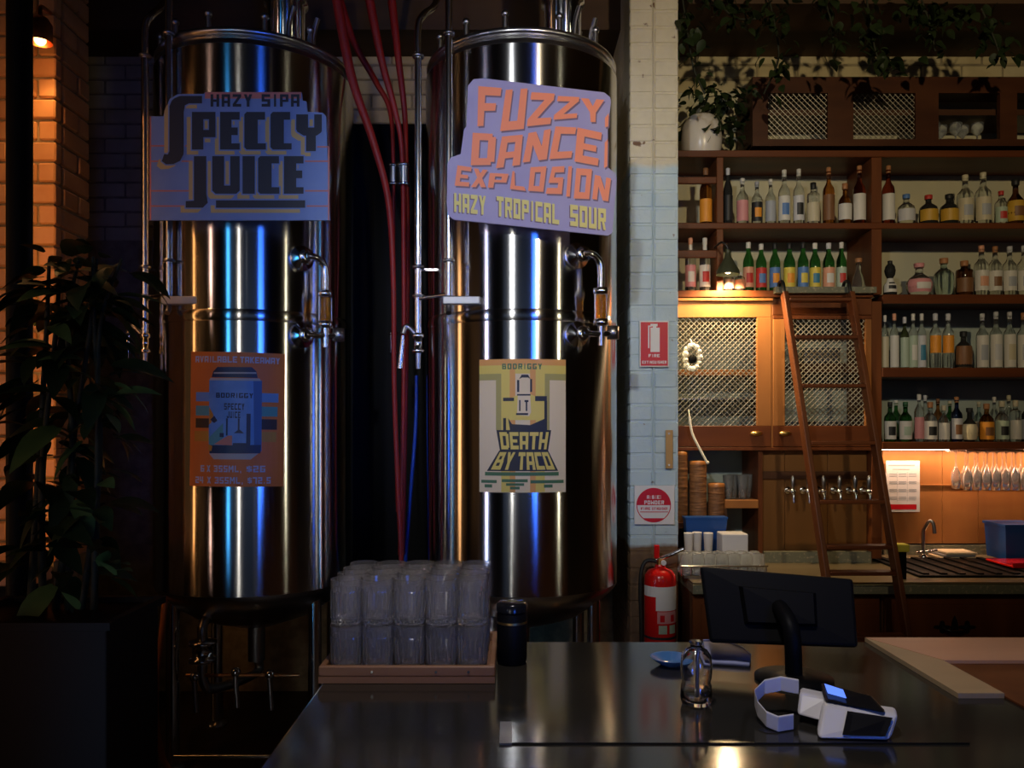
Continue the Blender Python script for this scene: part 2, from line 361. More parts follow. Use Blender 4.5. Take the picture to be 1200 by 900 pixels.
def bricks(parent, x0, x1, z0, z1, face, mats, axis='x', bl=.23, bh=.076, g=.010, proud=.006, maxn=400, name='brick', fixed=0, sgn=-1, wob=.003):
    """courses of brick objects on a vertical face; axis x: face is y=face seen from -y; axis y: face is x=face"""
    me = {}
    nrow = int((z1-z0)/(bh+g)); cnt = 0; pl = Vector((0, 0, 0)); pp = parent
    while pp is not None: pl += pp.location; pp = pp.parent
    for r in range(nrow):
        z = z0+r*(bh+g); x = x0-(bl+g)/2*(r % 2)
        while x < x1-.01 and cnt < maxn:
            a, b = max(x, x0), min(x+bl, x1)
            if b-a > .02:
                mt = R_.choice(mats); key = (round(b-a, 3), mt)
                if key not in me:
                    l = b-a; bb = MB().box(-l/2, l/2, -.05, 0, 0, bh, .006) if axis == 'x' else MB().box(-.05, 0, -l/2, l/2, 0, bh, .006)
                    o = bb.build(name, mt, parent, local=True); me[key] = o.data
                else:
                    o = bpy.data.objects.new(name, me[key]); COL.objects.link(o); o.parent = parent
                dep = proud+R_.uniform(-wob, wob)
                o.location = (Vector(((a+b)/2, face+.05-dep, z)) if axis == 'x' else Vector((face+(.05-dep if sgn < 0 else dep), (a+b)/2, z)))-pl
                cnt += 1
            x += bl+g
    return cnt
n1 = bricks(wb, -2.62, .60, 2.64, 4.02, YW, ['brick_cream', 'brick_cream_b'], maxn=236)
bricks(wb, .84, 3.4, 3.50, 3.86, YW, ['brick_cream', 'brick_cream_b'], maxn=60)
# shelf backing boards (painted wall inside the shelving)
tag(struct('trim_1', MB().box(.84, 4.2, 4.735, 4.752, 2.26, 3.50), 'shelf_wall'), 'cream painted wall lining behind the upper bottle shelves')
tag(struct('trim_2', MB().box(.84, 4.2, 4.735, 4.752, .6, 2.26), 'shelf_wall_low'), 'grey green painted wall lining behind the lower shelves')
# brick column
cx0, cx1, cy0 = X(738, 4.05), X(795, 4.05), 4.05
colm = thing('brick_column', ((cx0+cx1)/2, cy0+.35, 0), 'square brick column painted cream and pale blue beside the right tank', 'column')
colm['kind'] = 'structure'; del colm['category']; colm.name = 'wall_column'
MB().box(cx0+.004, cx1-.002, cy0+.004, YW-.01, 0, 4.3).build('core', 'column_paint', colm)
gx = X(766, 4.05)
bricks(colm, cx0, gx-.004, .35, 4.1, cy0+.004, ['column_paint'], bl=.23, maxn=90, proud=.004, g=.006, wob=.0015)
bricks(colm, gx+.004, cx1, .35, 4.1, cy0+.004, ['column_paint'], bl=.23, maxn=90, proud=.004, g=.006, wob=.0015)
bricks(colm, cy0+.055, YW-.01, .35, 4.1, cx0+.004, ['column_paint'], axis='y', bl=.23, maxn=110, proud=.004, g=.006, wob=.0015)
MB().cyl((gx, cy0-.002, .95), (gx, cy0-.002, 4.2), .0045, n=8).build('conduit', 'column_paint', colm)
# ceiling beam along the wall
tag(MB().box(-5.9, 5.9, 4.42, 4.745, 3.715, 4.0).build('ceiling_beam', 'beam_wood'), 'dark heavy timber beam running above the shelves and tanks', 'beam')
tag(MB().box(.9, 5.9, 4.12, 4.40, 3.70, 4.05).build('ceiling_beam', 'beam_wood'), 'dark brown front beam over the bottle shelves with vines', 'beam')
# brick pillar on the left
pil = thing('wall_pillar', (-2.3, 3.5, 0), 'glossy painted brick pillar in amber light at the far left', None); pil['kind'] = 'structure'
MB().box(-2.64, -1.875, 3.315, 3.57, 0, 4.3).build('core', 'mortar', pil)
bricks(pil, -2.65, -1.86, 1.0, 4.0, 3.315, ['brick_gloss'], maxn=140, proud=.014)
bricks(pil, 3.365, 3.57, 1.0, 4.0, -1.875, ['brick_gloss'], axis='y', sgn=1, maxn=170, proud=.014)

# ------------------------------------------------------------------ tanks
def tank(cx, cy, label, zt=3.19, az=-60):
    t = thing('beer_tank', (cx, cy, 0), label, 'tank', 'stainless steel beer tanks')
    o = Vector((cx, cy, 0))
    body = MB().lathe([(.46, .82), (.46, 1.0), (.46, 1.5), (.46, 2.06), (.46, 2.6), (.46, zt)], o, 96, cap=False).build('body', 'steel', t)
    MB().lathe([(.46, 2.005), (.4618, 2.007), (.4618, 2.053), (.46, 2.055)], o, 96, cap=False).build('weld_band', 'steel', body)
    MB().lathe([(.46, zt), (.455, zt+.022), (.44, zt+.04), (.42, zt+.055), (.30, zt+.10), (.15, zt+.13), (.001, zt+.14)], o, 96, cap=False).build('top_dome', 'steel_cap', t)
    MB().lathe([(.435, zt+.045), (.452, zt+.05), (.456, zt+.062), (.45, zt+.074), (.43, zt+.078), (.42, zt+.06)], o, 96, cap=False).build('rim_ring', 'steel_cap', t)
    MB().lathe([(.001, .60), (.12, .605), (.28, .66), (.39, .735), (.44, .785), (.455, .805), (.46, .82)], o, 96, cap=False).build('bottom_dish', 'steel_cap', t)
    for dx, dy in ((-.30, -.25), (.33, -.20), (-.3, .3), (.3, .3)):
        lg = MB().cyl(o+Vector((dx, dy, .03)), o+Vector((dx, dy, .80)), .030, n=16).build('leg', 'chrome', t)
        MB().lathe([(.05, 0), (.05, .012), (.02, .03)], o+Vector((dx, dy, 0)), 16).build('foot', 'chrome_dull', lg)
    # outlet and racking valve under the dish
    MB().cyl(o+Vector((0, 0, .42)), o+Vector((0, 0, .61)), .04).build('outlet_pipe', 'chrome_dull', t)
    v = MB().lathe([(.03, -.05), (.06, -.045), (.06, -.03), (.045, -.025), (.045, .025), (.06, .03), (.06, .045), (.03, .05)], o+Vector((-.13, -.34, .56)), 20).build('butterfly_valve', 'chrome', t)
    MB().tube([o+Vector((-.13, -.34, .51)), o+Vector((-.13, -.34, .44)), o+Vector((-.10, -.30, .38)), o+Vector((0, 0, .36)), o+Vector((0, 0, .44))], .022, sub=4).build('drain_pipe', 'chrome_dull', t)
    MB().tube([o+Vector((-.13, -.34, .60)), o+Vector((-.13, -.33, .68)), o+Vector((-.1, -.2, .72))], .022, sub=4).build('drain_elbow', 'chrome_dull', t)
    for dx, dz in ((-.16, .44), (.02, .46), (.17, .45)):
        h = MB().cyl(o+Vector((dx, -.36, dz)), o+Vector((dx+.012, -.37, dz-.14)), .011, n=10).build('valve_handle', 'chrome_dull', t)
        MB().sphere(o+Vector((dx, -.355, dz+.01)), .022).build('handle_hub', 'chrome', h)
    MB().cyl(o+Vector((-.2, -.35, .455)), o+Vector((.30, -.35, .455)), .008, n=8).build('valve_rail', 'copper', t)
    MB().cyl(o+Vector((-.25, -.36, .10)), o+Vector((.27, -.36, .10)), .012, n=10).build('foot_rail', 'chrome', t)
    # sight glass assembly on the right flank
    a = math.radians(az); n_ = Vector((math.cos(a), math.sin(a), 0)); tx = Vector((-n_.y, n_.x, 0))
    p = o+n_*.46; z1, z2 = 2.29, 1.95
    for z in (z1, z2):
        MB().lathe([(.018, 0), (.055, .0), (.055, .022), (.02, .024), (.02, .05), (.034, .052), (.034, .07), (.016, .072)], p+Vector((0, 0, z)), 20, n_).build('port_clamp', 'chrome', t)
    e = p+n_*.06
    MB().tube([e+Vector((0, 0, z1)), e+tx*.035+n_*.01+Vector((0, 0, z1)), e+tx*.07+n_*.01+Vector((0, 0, z1-.02)), e+tx*.085+n_*.01+Vector((0, 0, z1-.06)), e+tx*.085+n_*.01+Vector((0, 0, z1-.15))], .016, sub=5).build('upper_elbow', 'chrome', t)
    c = e+tx*.085+n_*.01
    for z in (2.135, 2.00):
        MB().lathe([(.016, -.016), (.034, -.014), (.034, .014), (.016, .016)], c+Vector((0, 0, z)), 18).build('glass_collar', 'chrome', t)
    gt = MB().cyl(c+Vector((0, 0, 2.012)), c+Vector((0, 0, 2.122)), .022, n=16).build('sight_glass', 'amber_liquid', t)
    for k in (-1, 1): MB().cyl(c+tx*.03*k+Vector((0, 0, 2.0)), c+tx*.03*k+Vector((0, 0, 2.135)), .004, n=6).build('glass_guard_rod', 'chrome_dull', t)
    MB().cyl(c+Vector((0, 0, 1.90)), c+Vector((0, 0, 1.99)), .015).build('lower_pipe', 'chrome', t)
    MB().tube([e+Vector((0, 0, z2)), c+Vector((0, 0, z2)), c+tx*.06+Vector((0, 0, z2+.005))], .014).build('lower_valve_arm', 'chrome', t)
    MB().lathe([(.012, -.03), (.026, -.028), (.026, .028), (.012, .03)], c+tx*.065+Vector((0, 0, z2+.01)), 16).build('valve_knob', 'chrome_dull', t)
    # rim lugs
    for az in (-125, -100, -68, -40, -150):
        r = math.radians(az); lc = o+Vector((math.cos(r)*.43, math.sin(r)*.43, zt+.085))
        lg = MB().cyl(lc-Vector((0, 0, .03)), lc+Vector((0, 0, .05)), .012, n=10).build('rim_lug', 'chrome_dull', t)
        MB().sphere(lc+Vector((0, 0, .055)), .018, 10, 6).build('lug_nut', 'chrome_dull', lg)
    # manway neck
    nk = o+Vector((.19, -.17, zt+.06))
    MB().lathe([(.085, 0), (.085, .24), (.10, .245), (.10, .275), (.085, .28), (.085, .62)], nk, 32).build('manway_neck', 'steel', t)
    for k in range(3):
        b0 = nk+Vector((.13*math.cos(k*1.1-1.2), .13*math.sin(k*1.1-1.2), -.02))
        MB().tube([b0, b0+Vector((0, 0, .12)), b0+Vector((.02, 0, .2))], .012, sub=3).build('neck_bolt', 'chrome_dull', t)
    return t
t1 = tank(-1.235, 3.92, 'left stainless beer tank carrying the hazy sipa sign', az=-49)
t2 = tank(.045, 3.92, 'right stainless beer tank beside the painted brick column')
def sidecar(name, tk, pxA, pxB, d, label):
    """two upright cleaning pipes with bend, brackets and sampling valve hung on the tank's left flank"""
    xa, xb = X(pxA, d), X(pxB, d-.12)
    t = thing(name, (xa, d, Z(430, d)), label, 'pipe', 'upright cleaning pipes on the tanks')
    MB().tube([at(pxA+26, -60, d+.25), at(pxA+22, 0, d+.12), (xa+.025, d+.02, Z(14, d)), (xa, d, Z(32, d)), (xa, d, Z(80, d))], .016, sub=5).build('pipe_bend', 'chrome', t)
    MB().cyl((xa, d, Z(392, d)), (xa, d, Z(80, d)), .016, n=16).build('main_pipe', 'chrome', t)
    MB().cyl((xb, d-.12, Z(352, d)), (xb, d-.12, Z(-40, d)), .016, n=16).build('second_pipe', 'chrome', t)
    for py in (66, 313, 347):
        MB().lathe([(.017, -.006), (.026, -.006), (.026, .006), (.017, .006)], (xa, d, Z(py, d)), 16).build('pipe_clamp', 'chrome_dull', t)
    for py in (55, 312):
        MB().lathe([(.017, -.006), (.026, -.006), (.026, .006), (.017, .006)], (xb, d-.12, Z(py, d)), 16).build('pipe_clamp', 'chrome_dull', t)
    MB().box(xa, tk.location.x-.30, d+.04, d+.05, Z(314, d)-.005, Z(314, d)+.005).build('stay_bar', 'chrome_dull', t)
    MB().tube([(xa, d, Z(350, d)), ((xa+xb)/2, d-.06, Z(350, d)), (xb, d-.12, Z(350, d))], .010).build('cross_tube', 'chrome', t)
    mod_bevel(MB().box(xb-.025, xb+.135, d-.145, d-.105, Z(362, d), Z(353, d)).build('bracket_arm', 'bracket_steel', t), .004)
    MB().tube([(xb, d-.12, Z(360, d)), (xb, d-.12, Z(366, d)), (xb, d-.14, Z(372, d))], .012).build('bracket_bolt', 'chrome_dull', t)
    v = MB().lathe([(.014, -.045), (.026, -.043), (.026, -.03), (.018, -.026), (.018, .02), (.026, .024), (.026, .04), (.014, .045)], (xa, d, Z(402, d)), 16).build('sample_valve', 'chrome', t)
    MB().cyl((xa, d, Z(402, d)-.04), (xa, d, Z(432, d)), .013, .010, n=12).build('sample_spout', 'chrome_dull', v)
    MB().tube([(xa, d, Z(396, d)), (xa-.05, d-.01, Z(382, d)), (xa-.065, d-.02, Z(392, d))], .012, sub=3).build('valve_stem', 'chrome_dull', v)
    MB().cyl((xa-.065, d-.02, Z(394, d)), (xa-.078, d-.02, Z(432, d)), .010, .012, n=10).build('valve_lever', 'chrome', v)
    return t
sidecar('cleaning_pipe', t1, 170, 198, 3.62, 'pair of upright steel pipes with valve left of the left tank')
sidecar('cleaning_pipe', t2, 490, 526, 3.62, 'pair of upright steel pipes with valve between the two tanks')

dk = thing('added_dark_panel', (-.58, 4.62, 0), 'tall black panel added to darken the gap between the tanks', 'panel')  # added black sheet, keeps the wall between the tanks dark
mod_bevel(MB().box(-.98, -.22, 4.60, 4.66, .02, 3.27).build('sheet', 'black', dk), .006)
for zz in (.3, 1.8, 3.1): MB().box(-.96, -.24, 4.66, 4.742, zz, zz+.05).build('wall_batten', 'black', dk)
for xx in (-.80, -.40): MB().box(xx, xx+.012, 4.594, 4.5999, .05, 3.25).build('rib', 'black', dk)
# hoses
def hose(pts, r, mt, label, grp, conn=None, name='beer_hose', cat='hose'):
    P = [at(*p) for p in pts]; b = min(P, key=lambda p: p.z)
    t = thing(name, tuple(b), label, cat, grp)
    MB().tube(P, (lambda t_: r*(1.55-.9*min(1, t_*1.7))) if mt == 'red_hose' else r, 12, sub=8).build('tube', mt, t)
    for (px, py, d, dz) in (conn or []):
        c = MB().cyl(at(px, py, d)-Vector((0, 0, dz)), at(px, py, d)+Vector((0, 0, dz)), r*1.35, n=14).build('coupling', 'chrome_dull', t)
        for s in (-1, 1): MB().lathe([(r*1.2, -.006), (r*1.75, -.006), (r*1.75, .006), (r*1.2, .006)], at(px, py, d)+Vector((0, 0, dz*s)), 14).build('coupling_nut', 'chrome', c)
    return t
G = 'red beer hoses between the tanks'
hose([(385, -60, 3.62), (395, 0, 3.62), (412, 90, 3.64), (437, 165, 3.68), (455, 235, 3.7), (461, 330, 3.7), (462, 450, 3.7), (466, 560, 3.7), (470, 650, 3.7), (470, 720, 3.7)], .017, 'red_hose', 'thick red hose sweeping in from the left tank rim', G)
hose([(420, -60, 3.74), (433, 0, 3.74), (447, 70, 3.76), (463, 130, 3.8), (471, 180, 3.82), (473, 300, 3.82), (473, 450, 3.82), (469, 650, 3.82)], .016, 'red_hose', 'red hose dropping beside the left tank rim, middle of the three', G, [(473, 205, 3.82, .045)])
hose([(452, -60, 3.82), (459, 0, 3.82), (467, 70, 3.82), (474, 130, 3.84), (476, 185, 3.9), (478, 300, 3.92), (476, 450, 3.92), (472, 650, 3.92)], .015, 'red_hose', 'red hose nearest the right tank, dropping behind the valve', G)
hose([(398, 0, 3.95), (415, 50, 3.95), (440, 95, 3.95), (457, 130, 3.95), (461, 190, 3.93), (461, 300, 3.93), (462, 420, 3.9), (466, 600, 3.9)], .013, 'red_hose', 'thin dark red hose crossing behind the thick red one', G, [(461, 205, 3.93, .045), (461, 402, 3.9, .045)])
hose([(488, 440, 3.95), (487, 500, 3.95), (481, 580, 3.95), (475, 660, 3.95)], .009, 'blue_hose', 'thin blue hose hanging low between the tanks', None, name='gas_hose')
hose([(194, 680, 3.62), (192, 720, 3.60), (184, 790, 3.58), (183, 840, 3.58), (190, 885, 3.6), (200, 905, 3.62)], .013, 'amber_hose', 'amber drain hose curving beside the left tank leg', None, name='drain_hose')

# ------------------------------------------------------------------ signs on the tanks
def px_conv(d0, sx, ox, oy):
    """crop pixel -> world point on the sign's plane"""
    def conv(a, b, lift=0): 
        p = at(ox+a/sx, oy+b/sx, d0); p.y -= lift; return p
    return conv
SD = 3.385
# the hazy sipa sign
sp = thing('sign_board', tuple(at(280, 257, SD)), 'blue sign reading hazy sipa speccy juice on left tank', 'sign')
cv = px_conv(SD, 5.217, 170, 95)
out1 = [(30, 215), (112, 215), (118, 190), (150, 110), (200, 80), (360, 78), (366, 68), (955, 68), (962, 118), (985, 124), (992, 188), (1085, 193), (1106, 215), (1130, 850), (25, 850)]
mb = MB(); A = [cv(a, b) for a, b in out1]; B = [p+Vector((0, .012, 0)) for p in A]; n = len(A)
mb.add(A+B, [tuple(range(n-1, -1, -1)), tuple(range(n, 2*n))]+[(i, n+i, n+(i+1) % n, (i+1) % n) for i in range(n)][:]); mb.build('board', 'sign_blue', sp)
r4 = lambda a, b, c, d: [(a, b), (c, b), (c, d), (a, d)]
big = [[(350, 92), (215, 92), (182, 106), (195, 150), (245, 150), (270, 138), (350, 138)], [(182, 106), (165, 120), (150, 155), (150, 430), (238, 430), (238, 190), (245, 150)],
       [(150, 430), (140, 450), (118, 448), (104, 490), (130, 510), (175, 508), (215, 490), (236, 450), (238, 430)],
       r4(288, 190, 358, 420), r4(288, 190, 432, 235), r4(392, 190, 432, 345), r4(288, 300, 432, 345),
       r4(460, 190, 530, 420), r4(460, 190, 580, 238), r4(460, 285, 568, 332), r4(460, 382, 580, 420),
       [(622, 190), (690, 190), (690, 420), (622, 420), (608, 405), (608, 205)], r4(622, 190, 735, 238), r4(622, 382, 740, 420),
       [(782, 190), (850, 190), (850, 420), (782, 420), (768, 405), (768, 205)], r4(782, 190, 888, 238), r4(782, 382, 897, 420),
       r4(925, 205, 998, 300), r4(1035, 205, 1082, 310), [(925, 285), (1082, 285), (1078, 315), (1050, 335), (970, 335), (930, 310)], r4(985, 320, 1045, 430),
       r4(300, 460, 376, 732), [(300, 732), (376, 690), (385, 745), (355, 775), (250, 775), (250, 735)],
       r4(412, 460, 485, 672), r4(522, 460, 580, 672), [(412, 640), (580, 640), (580, 670), (560, 690), (432, 690), (412, 670)], r4(597, 460, 672, 690),
       [(705, 460), (775, 460), (775, 690), (705, 690), (692, 676), (692, 474)], r4(705, 460, 820, 505), r4(705, 650, 822, 690),
       r4(850, 460, 925, 690), r4(850, 460, 970, 505), r4(850, 548, 962, 595), r4(850, 650, 970, 690), r4(435, 730, 980, 776)]
flat_print('sign_stripe', [r4(30, y, 290, y+9) for y in (392, 486, 667, 760)]+[r4(960, y, 1124, y+9) for y in (398, 486, 667, 760)]+[r4(366, 68, 955, 108), r4(27, 215, 38, 850), r4(1118, 400, 1127, 850)], cv, 'sign_pink', sp, .0006)
flat_print('lettering_shadow', [[(a-32, b+30) for a, b in p] for p in big], cv, 'sign_gold', sp, .0012)
flat_print('lettering_outline', [grow(p, 8) for p in big], cv, 'sign_blue', sp, .0018)
flat_print('lettering', big+[[(a, 158-b) for a, b in p] for p in text_polys('HAZY SIPA', 402, 0, 945, 76, .3)], cv, 'sign_ink', sp, .0026)
for px in (260, 320): MB().cyl(at(px, 180, SD)+Vector((0, .012, 0)), at(px, 180, SD)+Vector((0, .12, 0)), .01, n=8).build('standoff', 'chrome_dull', sp)
# the hazy tropical sour sign
sf = thing('sign_board', tuple(at(620, 275, SD)), 'lavender sign reading fuzzy dance explosion on right tank', 'sign')
cv = px_conv(SD, 4.502, 515, 85)
out2 = [(150, 70), (180, 35), (230, 30), (870, 105), (900, 130), (905, 155), (888, 290), (888, 500), (925, 530), (935, 560), (912, 845), (890, 860), (75, 775), (45, 752), (38, 690), (42, 480), (60, 448), (112, 430), (130, 300), (142, 285)]
mb = MB(); A = [cv(a, b) for a, b in out2]; B = [p+Vector((0, .012, 0)) for p in A]; n = len(A)
mb.add(A+B, [tuple(range(n-1, -1, -1)), tuple(range(n, 2*n))]+[(i, n+i, n+(i+1) % n, (i+1) % n) for i in range(n)]); mb.build('board', 'sign_lav', sf)
LT = []
def qd(c, x0t, x1t, yt0, yt1, x0b, x1b, yb0, yb1): LT.extend(warp_letter(c, [(x0t, yt0), (x1t, yt1), (x1b, yb1), (x0b, yb0)]))
qd('F', 205, 328, 72, 82, 200, 300, 285, 275); qd('U', 350, 465, 92, 84, 320, 445, 310, 298); qd('Z', 485, 608, 104, 112, 460, 585, 285, 272)
qd('Z', 625, 738, 124, 130, 600, 724, 250, 240); qd('Y', 745, 870, 135, 145, 770, 850, 262, 262)
qd('D', 175, 300, 318, 325, 165, 288, 490, 488); qd('A', 330, 440, 338, 328, 298, 424, 506, 488); qd('N', 470, 588, 320, 298, 438, 566, 476, 458)
qd('C', 612, 722, 285, 290, 578, 695, 458, 450); qd('E', 728, 857, 290, 318, 712, 835, 470, 492)
ex = [('E', 95, 170, 490, 500, 80, 155, 598, 602), ('X', 180, 255, 505, 515, 165, 245, 605, 606), ('P', 265, 365, 530, 535, 255, 345, 608, 610), ('L', 385, 420, 520, 525, 372, 455, 615, 625),
      ('O', 480, 565, 500, 495, 468, 548, 625, 630), ('S', 595, 660, 498, 494, 560, 645, 640, 642), ('I', 668, 712, 495, 495, 655, 700, 655, 655), ('O', 722, 805, 505, 510, 708, 790, 665, 668), ('N', 820, 905, 540, 560, 805, 890, 668, 680)]
for e in ex: qd(*e)
LT += [[(873, 240), (893, 215), (890, 285), (873, 290)], [(872, 370), (888, 350), (885, 495), (868, 505)]]
flat_print('lettering_shadow', [[(a+6, b+9) for a, b in p] for p in LT], cv, 'sign_shadow', sf, .0008)
flat_print('lettering', LT, cv, 'sign_orange', sf, .0016)
def slope(txt, xa, xb, ya, yb, h): return [[(a, ya+(yb-ya)*(a-xa)/(xb-xa)-b) for a, b in p] for p in text_polys(txt, xa, 0, xb, h, .2)]
for yl in (slope('HAZY', 78, 245, 735, 752, 100), slope('TROPICAL', 302, 632, 757, 802, 105), slope('SOUR', 690, 878, 808, 832, 112)):
    flat_print('tagline_shadow', [[(a-5, b+5) for a, b in p] for p in yl], cv, 'sign_shadow', sf, .0008)
    flat_print('tagline', yl, cv, 'sign_yellow', sf, .0016)
for px in (590, 660): MB().cyl(at(px, 180, SD)+Vector((0, .012, 0)), at(px, 180, SD)+Vector((0, .12, 0)), .01, n=8).build('standoff', 'chrome_dull', sf)

# posters that follow the tank wall
def wrap_conv(tk, pxc, pyc, wd, ht, rot=0.0):
    """(a,b) in -.5...5 of width/height -> point on the cylinder of tank tk; b grows upward"""
    c = tk.location; cr, sr = math.cos(rot), math.sin(rot)
    # azimuth where the view ray at pxc meets the tank wall
    dv = Vector(((pxc-600)/F, 1)).normalized(); cc = Vector((c.x, c.y)); bq = dv.dot(cc); tt = bq-math.sqrt(bq*bq-(cc.dot(cc)-.46**2))
    hit = dv*tt; a0 = math.atan2(hit.y-c.y, hit.x-c.x); z0 = Z(pyc, hit.y)
    def conv(a, b, lift=0):
        u, v = a*wd, b*ht; u, v = u*cr-v*sr, u*sr+v*cr; r = .4635+lift; an = a0+u/.4635
        return Vector((c.x+r*math.cos(an), c.y+r*math.sin(an), z0+v))
    return conv
def wrapped(name, polys, conv, mt, parent, lift):
    if name in ('colour_stripe', 'can_rim', 'can_silver_rim', 'can_sun', 'poster_band') and len(polys) > 1:
        for k, p in enumerate(polys): wrapped(name, [p], conv, mt, parent, lift+k*5e-5)
        return
    return flat_print(name, [s for p in polys for s in slice_x(p, .06)], conv, mt, parent, lift)
def R2(x0, y0, x1, y1): return [(x0, y0), (x1, y0), (x1, y1), (x0, y1)]
def poster(tk, pxc, pyc, wd, ht, rot, label, base):
    cv_ = wrap_conv(tk, pxc, pyc, wd, ht, rot); t = thing('poster', tuple(cv_(0, -.5)), label, 'poster')
    o = wrapped('sheet', [R2(-.5, -.5, .5, .5)], cv_, base, t, 0); return t, cv_
po, cv_ = poster(t1, 276, 491.5, .405, .575, math.radians(-.8), 'orange takeaway poster with a blue beer can on left tank', 'poster_orange')
# crop of the poster: u=(x-20)/585-.5, v=.5-(y-35)/820
cu = lambda x, y: ((x-22)/580-.5, .5-(y-35)/822)
cp = lambda L: [cu(*p) for p in L]
cr_ = lambda a, b, c, d: cp([(a, b), (a, d), (c, d), (c, b)])
wrapped('colour_stripe', [cr_(62, 282, 160, 338), cr_(455, 282, 565, 338)], cv_, 'stripe_blue', po, .0008)
wrapped('colour_stripe', [cr_(62, 365, 160, 425), cr_(455, 365, 560, 425)], cv_, 'teal', po, .0008)
wrapped('colour_stripe', [cr_(62, 442, 160, 500), cr_(455, 442, 558, 506)], cv_, 'stripe_brown', po, .0008)
wrapped('colour_stripe', [cr_(55, 520, 160, 582), cr_(455, 520, 555, 582)], cv_, 'stripe_ochre', po, .0008)
wrapped('can_picture', [cp([(150, 205), (465, 205), (468, 640), (152, 640)])], cv_, 'can_blue', po, .0014)
wrapped('can_shadow_side', [cp([(415, 205), (465, 205), (468, 640), (425, 640)])], cv_, 'can_side', po, .0019)
wrapped('can_rim', [cp([(175, 155), (200, 128), (405, 125), (432, 150), (440, 190), (165, 190)]), cp([(155, 605), (465, 600), (462, 652), (158, 655)])], cv_, 'can_navy', po, .0019)
wrapped('can_silver_rim', [cp([(180, 160), (430, 155), (432, 165), (178, 170)]), cp([(158, 195), (450, 193), (460, 208), (152, 210)]), cp([(155, 655), (450, 653), (405, 690), (185, 690)])], cv_, 'can_silver', po, .0024)
tx_ = lambda s, a, b, c, d, g=.25: [cp([(x, d-y) for x, y in p]) for p in text_polys(s, a, 0, c, d-b, g)]
wrapped('can_lettering', tx_('BODRIGGY', 195, 285, 415, 315)+tx_('SPECCY', 245, 348, 365, 388)+tx_('JUICE', 262, 398, 342, 438)+[cr_(258, 440, 268, 545), cr_(328, 440, 338, 515), cp([(305, 530), (335, 505), (365, 530)]), cr_(378, 410, 402, 610), cp([(160, 450), (185, 425), (205, 455), (185, 470)]), cr_(220, 530, 245, 555), cr_(300, 590, 400, 610)], cv_, 'can_navy', po, .0024)
wrapped('can_landscape', [cp([(185, 600), (270, 545), (295, 545), (295, 605)])], cv_, 'salmon', po, .0022)
wrapped('can_landscape', [cp([(152, 560), (240, 470), (240, 560), (200, 600), (152, 610)])], cv_, 'teal', po, .0017)
wrapped('can_sun', [cp([(152, 370), (180, 420), (165, 470), (152, 480)]), cp([(152, 600), (175, 610), (170, 640), (152, 640)])], cv_, 'stripe_ochre', po, .0020)
for L_ in (tx_('AVAILABLE', 55, 62, 318, 100, .18), tx_('TAKEAWAY', 335, 62, 570, 100, .18), tx_('6', 100, 728, 124, 768), tx_('X', 140, 728, 164, 768), tx_('355ML,', 186, 728, 355, 768), tx_('$26', 382, 728, 492, 768), tx_('24 X 355ML, $72.5', 65, 798, 525, 838)): wrapped('poster_lettering', L_, cv_, 'poster_pale', po, .0010)
pd, cv_ = poster(t2, 612.5, 499, .383, .57, 0, 'yellow poster reading death by taco on right tank', 'paper_cream')
cu = lambda x, y: ((x-258)/450-.5, .5-(y-135)/667)
wrapped('poster_band', [cr_(258, 135, 708, 166)], cv_, 'poster_tan', pd, .0006)
wrapped('poster_band', [cr_(258, 166, 708, 208), cr_(375, 166, 420, 800), cr_(548, 166, 595, 800)], cv_, 'poster_yellow', pd, .0009)
wrapped('poster_band', [cr_(258, 208, 375, 240), cr_(595, 208, 708, 240), cr_(348, 208, 375, 490), cr_(595, 208, 620, 490)], cv_, 'poster_olive', pd, .0009)
wrapped('poster_band', [cr_(418, 166, 446, 800), cr_(520, 166, 548, 800)], cv_, 'poster_tan', pd, .0012)
wrapped('poster_glass', [cp([(385, 345), (470, 310), (520, 310), (600, 345), (605, 440), (385, 440)])], cv_, 'poster_yellow', pd, .0016)
wrapped('poster_can', [cp([(465, 235), (478, 215), (510, 215), (522, 235), (520, 300), (525, 400), (515, 420), (455, 415), (458, 320), (468, 300)])], cv_, 'paper_cream', pd, .0020)
wrapped('poster_drawing', [cp([(465, 235), (478, 213), (510, 213), (522, 235), (510, 228), (480, 228)]), cr_(455, 240, 466, 300), cr_(520, 235, 530, 300), cr_(455, 310, 522, 318), cr_(450, 405, 510, 415), cr_(465, 340, 472, 395), cr_(492, 340, 512, 350), cr_(498, 350, 506, 395),
      cr_(385, 328, 440, 345), cr_(545, 320, 605, 345), cr_(592, 345, 606, 490), cr_(385, 430, 400, 490), cp([(410, 430), (430, 460), (520, 465), (600, 430), (600, 490), (420, 490)])], cv_, 'sign_ink', pd, .0024)
wrapped('title_block', [cp([(350, 490), (628, 490), (612, 592), (368, 592)]), cp([(365, 592), (612, 592), (665, 695), (300, 695)])], cv_, 'sign_ink', pd, .0016)
def trap(s, tl, tr, br, bl, gap=.06):
    k = len(s); L = []
    for i, c in enumerate(s):
        if c == ' ': continue
        f0, f1 = i/k+gap/k, (i+1)/k-gap/k; mixp = lambda a, b, f: (a[0]+(b[0]-a[0])*f, a[1]+(b[1]-a[1])*f)
        L += [cp(p) for p in warp_letter(c, [mixp(tl, tr, f0), mixp(tl, tr, f1), mixp(bl, br, f1), mixp(bl, br, f0)])]
    return L
wrapped('title_lettering', trap('DEATH', (362, 500), (618, 500), (605, 586), (374, 586))+trap('BY', (366, 600), (450, 600), (430, 688), (318, 688))+trap('TACO', (462, 600), (612, 600), (652, 688), (450, 688)), cv_, 'poster_yellow', pd, .0026)
